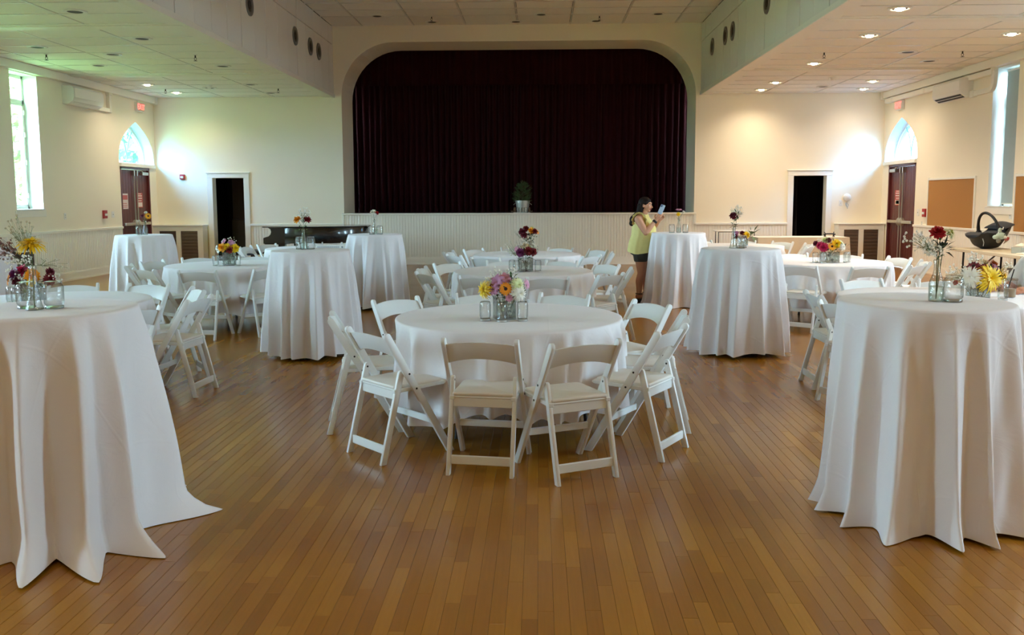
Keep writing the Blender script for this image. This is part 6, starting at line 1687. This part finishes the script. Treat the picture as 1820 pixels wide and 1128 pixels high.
def hand(parts, wrist, d, palm_n, s=1.0, curl=1.0, thumb=1):
    """palm, four unequal bent fingers and a thumb off the side of the palm"""
    d = Vector(d).normalized(); nrm = Vector(palm_n); nrm = (nrm - d * nrm.dot(d)).normalized(); sd = d.cross(nrm) * thumb
    W = Vector(wrist)
    parts.append(('c', [W, W + d * 0.03 * s, W + d * 0.075 * s + sd * 0.012 * s], [0.024 * s, 0.027 * s, 0.022 * s]))
    parts.append(('c', [W + d * 0.03 * s, W + d * 0.075 * s - sd * 0.018 * s], [0.024 * s, 0.020 * s]))
    for k, L in enumerate((0.90, 1.0, 0.94, 0.76)):
        b = W + d * 0.078 * s + sd * (0.030 - 0.020 * k) * s
        p = [b]; a = 0.25 * curl
        dd = d
        for seg in (0.038, 0.026, 0.020):
            dd = (d * math.cos(a) + nrm * math.sin(a)); p.append(p[-1] + dd * seg * L * s); a += 0.55 * curl
        parts.append(('c', p, [0.0095 * s, 0.009 * s, 0.008 * s, 0.0072 * s]))
    b = W + d * 0.022 * s + sd * 0.024 * s
    parts.append(('c', [b, b + (sd * 0.8 + d * 0.6 + nrm * 0.3) * 0.032 * s, b + (sd * 0.65 + d * 1.1 + nrm * 0.6) * 0.052 * s], [0.013 * s, 0.0105 * s, 0.0085 * s]))
def head_parts(c, s=1.0, yaw=0.0):
    """skull, face, nose, lips, chin, ears; face looks along +x turned by yaw"""
    Rm = Matrix.Rotation(yaw, 4, 'Z')
    def P(x, y, z): return Vector(c) + Rm @ (Vector((x, y, z)) * s)
    return [('e', P(-0.012, 0, 0.030), (0.092 * s, 0.074 * s, 0.088 * s), Rm), ('e', P(0.022, 0, -0.022), (0.062 * s, 0.060 * s, 0.078 * s), Rm),
            ('e', P(0.048, 0, -0.082), (0.026 * s, 0.030 * s, 0.022 * s), Rm),
            ('c', [P(0.078, 0, 0.012), P(0.094, 0, -0.016), P(0.104, 0, -0.030)], [0.009 * s, 0.011 * s, 0.013 * s]),
            ('e', P(0.082, 0.014, -0.033), (0.012 * s, 0.009 * s, 0.009 * s), Rm), ('e', P(0.082, -0.014, -0.033), (0.012 * s, 0.009 * s, 0.009 * s), Rm),
            ('e', P(0.076, 0, -0.056), (0.013 * s, 0.024 * s, 0.011 * s), Rm),
            ('e', P(0.058, 0.034, -0.022), (0.026 * s, 0.022 * s, 0.026 * s), Rm), ('e', P(0.058, -0.034, -0.022), (0.026 * s, 0.022 * s, 0.026 * s), Rm),
            ('e', P(0.070, 0, 0.030), (0.020 * s, 0.050 * s, 0.016 * s), Rm),
            ('e', P(-0.008, 0.074, -0.006), (0.016 * s, 0.010 * s, 0.030 * s), Rm), ('e', P(-0.008, -0.074, -0.006), (0.016 * s, 0.010 * s, 0.030 * s), Rm)], P
def face_bits(t, P, s=1.0, hair=None, lip=(150, 72, 66)):
    ey = MB(); ir = MB(); br = MB()
    for q in (-1, 1):
        ey.ball(P(0.074, q * 0.030, 0.006), (0.010 * s, 0.013 * s, 0.0075 * s), 10, 8)
        ir.ball(P(0.0815, q * 0.030, 0.006), 0.0052 * s, 8, 6)
        br.tube([P(0.083, q * 0.016, 0.024), P(0.083, q * 0.031, 0.030), P(0.070, q * 0.046, 0.026)], 0.0042 * s, 6)
    obj('eyes', ey, mat('eye_white', srgb(230, 224, 216), 0.3), t, smooth=True)
    obj('irises', ir, mat('dark_iris', srgb(40, 26, 18), 0.25), t, smooth=True)
    obj('eyebrows', br, hair, t, smooth=True)
    lp = MB()
    lp.tube([P(0.078, -0.021, -0.057), P(0.0885, -0.008, -0.0525), P(0.089, 0.008, -0.0525), P(0.078, 0.021, -0.057)], [0.003 * s, 0.005 * s, 0.005 * s, 0.003 * s], 6)
    lp.tube([P(0.078, -0.019, -0.060), P(0.0865, 0.0, -0.0635), P(0.078, 0.019, -0.060)], [0.003 * s, 0.0055 * s, 0.003 * s], 6)
    obj('lips', lp, mat('lips_%d' % lip[0], srgb(*lip), 0.45), t, smooth=True)

# the woman photographing the hall: local +x is where she faces
SKIN = mat('tan_skin', srgb(196, 142, 112), 0.5, var=0.05, scale=20)
HAIR = mat('dark_brown_hair', srgb(26, 17, 14), 0.65, spec=0.15, var=0.25, scale=90, bump=0.4, bscale=120)
w = thing('person', 'woman in yellow sleeveless blouse and dark shorts holding up a phone', 'person', (1.555, 13.15, 0), R_(-14))
S_R, E_R, W_R = Vector((-0.03, -0.185, 1.245)), Vector((0.085, -0.225, 1.055)), Vector((0.225, -0.155, 1.235))
S_L, E_L, W_L = Vector((-0.03, 0.185, 1.245)), Vector((0.11, 0.215, 1.06)), Vector((0.235, 0.02, 1.20))
hc = (0.055, 0.0, 1.455)
hp, HP = head_parts(hc, 0.98, yaw=R_(-16))
bp_ = hp + [
    ('c', [(0.0, 0, 1.25), (0.02, 0, 1.31), (0.045, 0, 1.38)], [0.075, 0.054, 0.052]),
    ('e', (-0.01, 0, 1.18), (0.115, 0.165, 0.13)), ('e', (0.055, 0.07, 1.13), (0.085, 0.08, 0.085)), ('e', (0.055, -0.07, 1.13), (0.085, 0.08, 0.085)),
    ('e', (0.01, 0, 1.00), (0.125, 0.15, 0.17)), ('e', (0.03, 0, 0.93), (0.13, 0.14, 0.12)), ('e', (-0.02, 0, 0.82), (0.145, 0.17, 0.13)), ('e', (-0.085, 0.07, 0.80), (0.09, 0.085, 0.10)), ('e', (-0.085, -0.07, 0.80), (0.09, 0.085, 0.10)),
    ('c', [(-0.02, -0.12, 1.265), S_R], [0.06, 0.062]), ('c', [(-0.02, 0.12, 1.265), S_L], [0.06, 0.062]),
    ('c', [S_R, (S_R + E_R) / 2, E_R], [0.062, 0.055, 0.043]), ('c', [E_R, E_R + (W_R - E_R) * 0.35, W_R], [0.043, 0.042, 0.026]),
    ('c', [S_L, (S_L + E_L) / 2, E_L], [0.062, 0.055, 0.043]), ('c', [E_L, E_L + (W_L - E_L) * 0.35, W_L], [0.043, 0.042, 0.026]),
    ('c', [(-0.02, -0.085, 0.80), (0.0, -0.088, 0.62), (0.01, -0.085, 0.44)], [0.098, 0.086, 0.058]), ('c', [(0.01, -0.085, 0.44), (-0.02, -0.088, 0.32), (-0.02, -0.088, 0.13)], [0.058, 0.058, 0.036]),
    ('c', [(-0.02, 0.085, 0.80), (0.03, 0.09, 0.62), (0.07, 0.09, 0.44)], [0.098, 0.086, 0.058]), ('c', [(0.07, 0.09, 0.44), (0.05, 0.09, 0.32), (0.06, 0.09, 0.13)], [0.058, 0.058, 0.036]),
    ('c', [(-0.04, -0.088, 0.085), (0.06, -0.092, 0.082), (0.13, -0.098, 0.066)], [0.036, 0.034, 0.026]), ('c', [(0.04, 0.09, 0.085), (0.14, 0.094, 0.082), (0.21, 0.10, 0.066)], [0.036, 0.034, 0.026])]
for q in range(5):
    bp_.append(('c', [(0.12, -0.118 + q * 0.011, 0.064), (0.148, -0.122 + q * 0.012, 0.058)], [0.011, 0.009]))
    bp_.append(('c', [(0.20, 0.078 + q * 0.011, 0.064), (0.228, 0.076 + q * 0.012, 0.058)], [0.011, 0.009]))
hand(bp_, W_R, (0.55, 0.10, 0.83), (0.2, 0.95, 0.1), 1.0, 0.9, thumb=1)
hand(bp_, W_L, (0.55, -0.12, 0.8), (0.3, -0.9, 0.1), 1.0, 0.9, thumb=-1)
link('body', blob(bp_, 0.0055, 5), SKIN, w)
face_bits(w, HP, 0.98, HAIR)
Rh = Matrix.Rotation(R_(-16), 4, 'Z')
hair = [('e', HP(-0.022, 0, 0.045), (0.098, 0.083, 0.085), Rh), ('e', HP(-0.060, 0, 0.0), (0.066, 0.078, 0.10), Rh),
        ('c', [HP(-0.03, 0.070, 0.03), HP(-0.04, 0.080, -0.06), HP(-0.055, 0.085, -0.16), (-0.03, 0.09, 1.22)], [0.03, 0.032, 0.034, 0.026]),
        ('c', [HP(-0.035, -0.066, 0.03), HP(-0.05, -0.074, -0.06), HP(-0.075, -0.078, -0.15), (-0.075, -0.10, 1.21)], [0.026, 0.028, 0.034, 0.028]),
        ('c', [HP(-0.075, 0.0, 0.0), HP(-0.09, 0.0, -0.12), (-0.125, 0.0, 1.24), (-0.150, -0.01, 1.185)], [0.06, 0.070, 0.066, 0.045]),
        ('c', [HP(-0.07, -0.05, -0.02), HP(-0.085, -0.06, -0.14), (-0.115, -0.07, 1.24), (-0.145, -0.065, 1.18)], [0.05, 0.054, 0.054, 0.034]),
        ('c', [HP(-0.07, 0.05, -0.02), HP(-0.085, 0.06, -0.14), (-0.115, 0.07, 1.24), (-0.145, 0.065, 1.18)], [0.05, 0.054, 0.054, 0.034]),
        ('c', [HP(0.058, 0.01, 0.082), HP(0.045, -0.04, 0.072), HP(0.02, -0.066, 0.045)], [0.016, 0.018, 0.018]), ('c', [HP(0.058, 0.0, 0.082), HP(0.045, 0.045, 0.072), HP(0.02, 0.068, 0.045)], [0.016, 0.018, 0.018])]
link('hair', blob(hair, 0.006, 5), HAIR, w)
# blouse: a loose shell over the torso, flaring to a curved hem, open at neck and armholes
def ring_garment(rows, N=72, wave=0.0, seed=1):
    """rows: (z, cx, rx, ry, waviness)"""
    r = random.Random(seed); ph = r.random() * 6; mb = MB(); vs = []
    for z, cx_, rx, ry, wv, hem in rows:
        for i in range(N):
            a = 2 * PI * i / N
            k = 1 + wv * (0.6 * math.sin(13 * a + ph) + 0.4 * math.sin(7 * a + 2 * ph))
            vs.append((cx_ + rx * k * math.cos(a), ry * k * math.sin(a), z + hem * (math.cos(2 * a) - (0.6 if math.cos(a) < 0 else 0) * 0.5)))
    fs = [(j * N + i, j * N + (i + 1) % N, (j + 1) * N + (i + 1) % N, (j + 1) * N + i) for j in range(len(rows) - 1) for i in range(N)]
    return mb.add(vs, fs)
YEL = mat('yellow_cotton', srgb(222, 212, 140), 0.9, var=0.06, scale=20, bump=0.15, bscale=150)
bl = ring_garment([(1.318, 0.012, 0.070, 0.080, 0.0, 0.0), (1.300, 0.005, 0.088, 0.125, 0.0, 0), (1.270, -0.003, 0.118, 0.158, 0.01, 0), (1.20, 0.012, 0.150, 0.170, 0.02, 0), (1.12, 0.030, 0.178, 0.178, 0.025, 0), (1.02, 0.025, 0.180, 0.180, 0.03, 0), (0.92, -0.002, 0.186, 0.190, 0.03, 0.0), (0.82, -0.016, 0.190, 0.206, 0.03, 0.006), (0.755, -0.02, 0.190, 0.214, 0.04, 0.02)])
obj('blouse', bl, YEL, w, smooth=80)
for s, S in ((-1, S_R), (1, S_L)):
    rf = MB(); vs = []; n = 30
    for i in range(n + 1):
        a = -0.35 * PI + 1.55 * PI * i / n
        c = Vector((-0.018, s * 0.158, 1.235)); rad = 0.088
        p = c + Vector((math.cos(a) * rad, 0, math.sin(a) * rad * 1.05))
        rip = 0.009 * math.sin(i * 1.9)
        out = Vector((math.cos(a) * 0.022 + rip, s * (0.045 + 0.5 * abs(rip)), math.sin(a) * 0.03))
        vs += [p - Vector((0, s * 0.02, 0)), p + out * 0.5, p + out]
    rf.add(vs, [(3 * i + k, 3 * i + 3 + k, 3 * i + 4 + k, 3 * i + 1 + k) for i in range(n) for k in (0, 1)])
    obj('sleeve_ruffle', rf, YEL, w, smooth=80)
SH = mat('dark_olive_shorts', srgb(52, 50, 42), 0.85, var=0.08, bump=0.1)
sp = [('e', (-0.02, 0, 0.82), (0.158, 0.182, 0.10)), ('e', (-0.085, 0.07, 0.80), (0.10, 0.097, 0.10)), ('e', (-0.085, -0.07, 0.80), (0.10, 0.097, 0.10)),
      ('c', [(-0.02, -0.087, 0.80), (-0.005, -0.09, 0.66)], [0.112, 0.104]), ('c', [(-0.02, 0.087, 0.80), (0.02, 0.092, 0.66)], [0.112, 0.104])]
me = blob(sp, 0.007, 3)
bm = bmesh.new(); bm.from_mesh(me)
bmesh.ops.bisect_plane(bm, geom=bm.verts[:] + bm.edges[:] + bm.faces[:], plane_co=(0, 0, 0.615), plane_no=(0, 0, -1), clear_outer=True)
bm.to_mesh(me); bm.free()
link('shorts', me, SH, w)
for cx_, cy_ in ((0.04, -0.095), (0.12, 0.095)):
    s = MB(); o = [(cx_ + 0.118 * math.cos(a) * (1.0 if math.cos(a) > 0 else 0.95), cy_ + (0.048 if math.cos(a) > -0.2 else 0.036) * math.sin(a)) for a in [2 * PI * k / 20 for k in range(20)]]
    s.prism(o, 0.0, 0.048, 'z')
    sh = obj('sandal', s, mat('black_platform_sole', srgb(30, 26, 24), 0.7) if 'black_platform_sole' not in bpy.data.materials else bpy.data.materials['black_platform_sole'], w, bevel=0.006)
    st_ = MB()
    for dx, hz in ((0.062, 0.104), (0.025, 0.122)):
        st_.tube([(cx_ + dx, cy_ - 0.046, 0.045), (cx_ + dx, cy_ - 0.034, hz), (cx_ + dx, cy_ + 0.034, hz), (cx_ + dx, cy_ + 0.046, 0.045)], 0.008, 6)
    st_.tube([(cx_ - 0.06 + 0.05 * math.cos(a), cy_ + 0.046 * math.sin(a), 0.13) for a in [2 * PI * k / 14 for k in range(15)]], 0.008, 6)
    obj('strap', st_, mat('brown_strap', srgb(70, 50, 38), 0.6) if 'brown_strap' not in bpy.data.materials else bpy.data.materials['brown_strap'], sh, smooth=True)
wd = (W_R - E_R).normalized()
obj('wristwatch', MB().tube([W_R - wd * 0.045, W_R - wd * 0.012], 0.036, 16), M_MATTBLACK, w, smooth=True)
# the phone is held, so it stands by itself
WM = Matrix.Translation((1.555, 13.15, 0)) @ Matrix.Rotation(R_(-14), 4, 'Z')
pc = WM @ (W_R + Vector((0.075, 0.025, 0.160)))
ph = thing('mobile_phone', 'pale blue phone held up by the woman in yellow', 'phone', pc, 0)
ph.rotation_euler = (R_(-22), R_(14), R_(-40))
obj('case', MB().box(-0.037, 0.037, -0.005, 0.005, -0.075, 0.075), mat('pale_blue_case', srgb(176, 190, 210), 0.35), ph, bevel=0.004, seg=2)
obj('camera_bump', MB().box(-0.032, 0.0, -0.0075, -0.004, 0.035, 0.07), mat('blue_grey_lens', srgb(86, 104, 132), 0.3), ph, bevel=0.002)
obj('screen', MB().box(-0.034, 0.034, 0.0045, 0.0058, -0.071, 0.071), M_BLACK, ph)

# the seated man at the right edge; local +x is where he faces
MX, MY = 4.40, 7.62
mchair = chair(MX + 0.06, MY + 0.02, -110, 'white folding chair under the seated man in the white shirt', 'folding chairs at ' + TN['R9'])
man = thing('person', 'seated man in a white t-shirt cut off by the right edge', 'person', (MX, MY, 0), R_(200))
SK2 = mat('ruddy_skin', srgb(190, 130, 104), 0.5, var=0.05, scale=20)
hc2 = (0.06, 0, 1.215)
hp2, HP2 = head_parts(hc2, 1.05, yaw=R_(10))
sR, eR, wR = Vector((-0.01, -0.20, 0.965)), Vector((0.12, -0.27, 0.74)), Vector((0.34, -0.16, 0.79))
sL, eL, wL = Vector((-0.01, 0.20, 0.965)), Vector((0.12, 0.27, 0.74)), Vector((0.34, 0.14, 0.79))
mp = hp2 + [('c', [(0.0, 0, 0.97), (0.02, 0, 1.06), (0.05, 0, 1.14)], [0.08, 0.062, 0.06]),
    ('e', (-0.01, 0, 0.90), (0.125, 0.19, 0.14)), ('e', (0.02, 0, 0.72), (0.135, 0.175, 0.20)), ('e', (0.0, 0, 0.57), (0.16, 0.19, 0.13)),
    ('c', [(0, -0.12, 0.985), sR], [0.062, 0.07]), ('c', [(0, 0.12, 0.985), sL], [0.062, 0.07]),
    ('c', [sR, (sR + eR) / 2, eR], [0.068, 0.058, 0.046]), ('c', [eR, eR + (wR - eR) * 0.35, wR], [0.046, 0.045, 0.030]),
    ('c', [sL, (sL + eL) / 2, eL], [0.068, 0.058, 0.046]), ('c', [eL, eL + (wL - eL) * 0.35, wL], [0.046, 0.045, 0.030])]
for s in (-1, 1):
    mp += [('c', [(0.0, s * 0.10, 0.555), (0.22, s * 0.13, 0.545), (0.42, s * 0.14, 0.50)], [0.095, 0.082, 0.060]), ('c', [(0.42, s * 0.14, 0.50), (0.40, s * 0.14, 0.32), (0.38, s * 0.14, 0.10)], [0.060, 0.056, 0.038]),
           ('c', [(0.36, s * 0.14, 0.05), (0.46, s * 0.145, 0.045), (0.54, s * 0.15, 0.035)], [0.04, 0.04, 0.03])]
hand(mp, wR, (0.95, 0.2, -0.05), (0.1, 0.3, -0.9), 1.08, 0.6, thumb=1)
hand(mp, wL, (0.95, -0.2, -0.05), (0.1, -0.3, -0.9), 1.08, 0.6, thumb=-1)
link('body', blob(mp, 0.007, 5), SK2, man)
face_bits(man, HP2, 1.05, HAIR, (168, 96, 84))
Rh = Matrix.Rotation(R_(10), 4, 'Z')
link('hair', blob([('e', HP2(-0.022, 0, 0.052), (0.094, 0.080, 0.076), Rh), ('e', HP2(-0.055, 0, 0.01), (0.058, 0.074, 0.075), Rh)], 0.007, 4), HAIR, man)
TS = mat('white_tshirt_cotton', srgb(222, 220, 216), 0.85, var=0.03, bump=0.15, bscale=150)
tp = [('e', (-0.01, 0, 0.90), (0.143, 0.208, 0.150)), ('e', (0.02, 0, 0.72), (0.155, 0.195, 0.215)), ('e', (0.0, 0, 0.60), (0.168, 0.20, 0.12)),
      ('c', [(0, -0.12, 0.985), sR], [0.074, 0.084]), ('c', [(0, 0.12, 0.985), sL], [0.074, 0.084]),
      ('c', [sR, sR + (eR - sR) * 0.55], [0.084, 0.078]), ('c', [sL, sL + (eL - sL) * 0.55], [0.084, 0.078])]
me = blob(tp, 0.008, 4)
bm = bmesh.new(); bm.from_mesh(me)
bmesh.ops.bisect_plane(bm, geom=bm.verts[:] + bm.edges[:] + bm.faces[:], plane_co=(0.02, 0, 1.045), plane_no=(0.25, 0, 1), clear_outer=True)
bm.to_mesh(me); bm.free()
link('t_shirt', me, TS, man)
TRO = mat('dark_trousers', srgb(50, 54, 64), 0.85)
link('trousers', blob([('e', (0.0, 0, 0.56), (0.172, 0.20, 0.115))] + [p for s in (-1, 1) for p in (('c', [(0.0, s * 0.10, 0.555), (0.22, s * 0.13, 0.545), (0.42, s * 0.14, 0.50)], [0.106, 0.094, 0.074]), ('c', [(0.42, s * 0.14, 0.50), (0.40, s * 0.14, 0.30), (0.38, s * 0.14, 0.12)], [0.074, 0.068, 0.055]))], 0.008, 4), TRO, man)
for s in (-1, 1):
    shp = MB(); o = [(0.44 + 0.14 * math.cos(a), s * 0.145 + 0.05 * math.sin(a)) for a in [2 * PI * k / 18 for k in range(18)]]
    shp.prism(o, 0.0, 0.075, 'z'); obj('shoe', shp, M_MATTBLACK, man, bevel=0.02, seg=2, smooth=50)
cu = bpy.data.curves.new('shirt_print', 'FONT'); cu.body = 'ME'; cu.size = 0.035; cu.align_x = 'CENTER'; cu.extrude = 0.002
o = text_mesh('shirt_print', cu, M_MATTBLACK, man)
o.location = (0.166, -0.035, 0.86); o.rotation_euler = (R_(82), 0, R_(80))
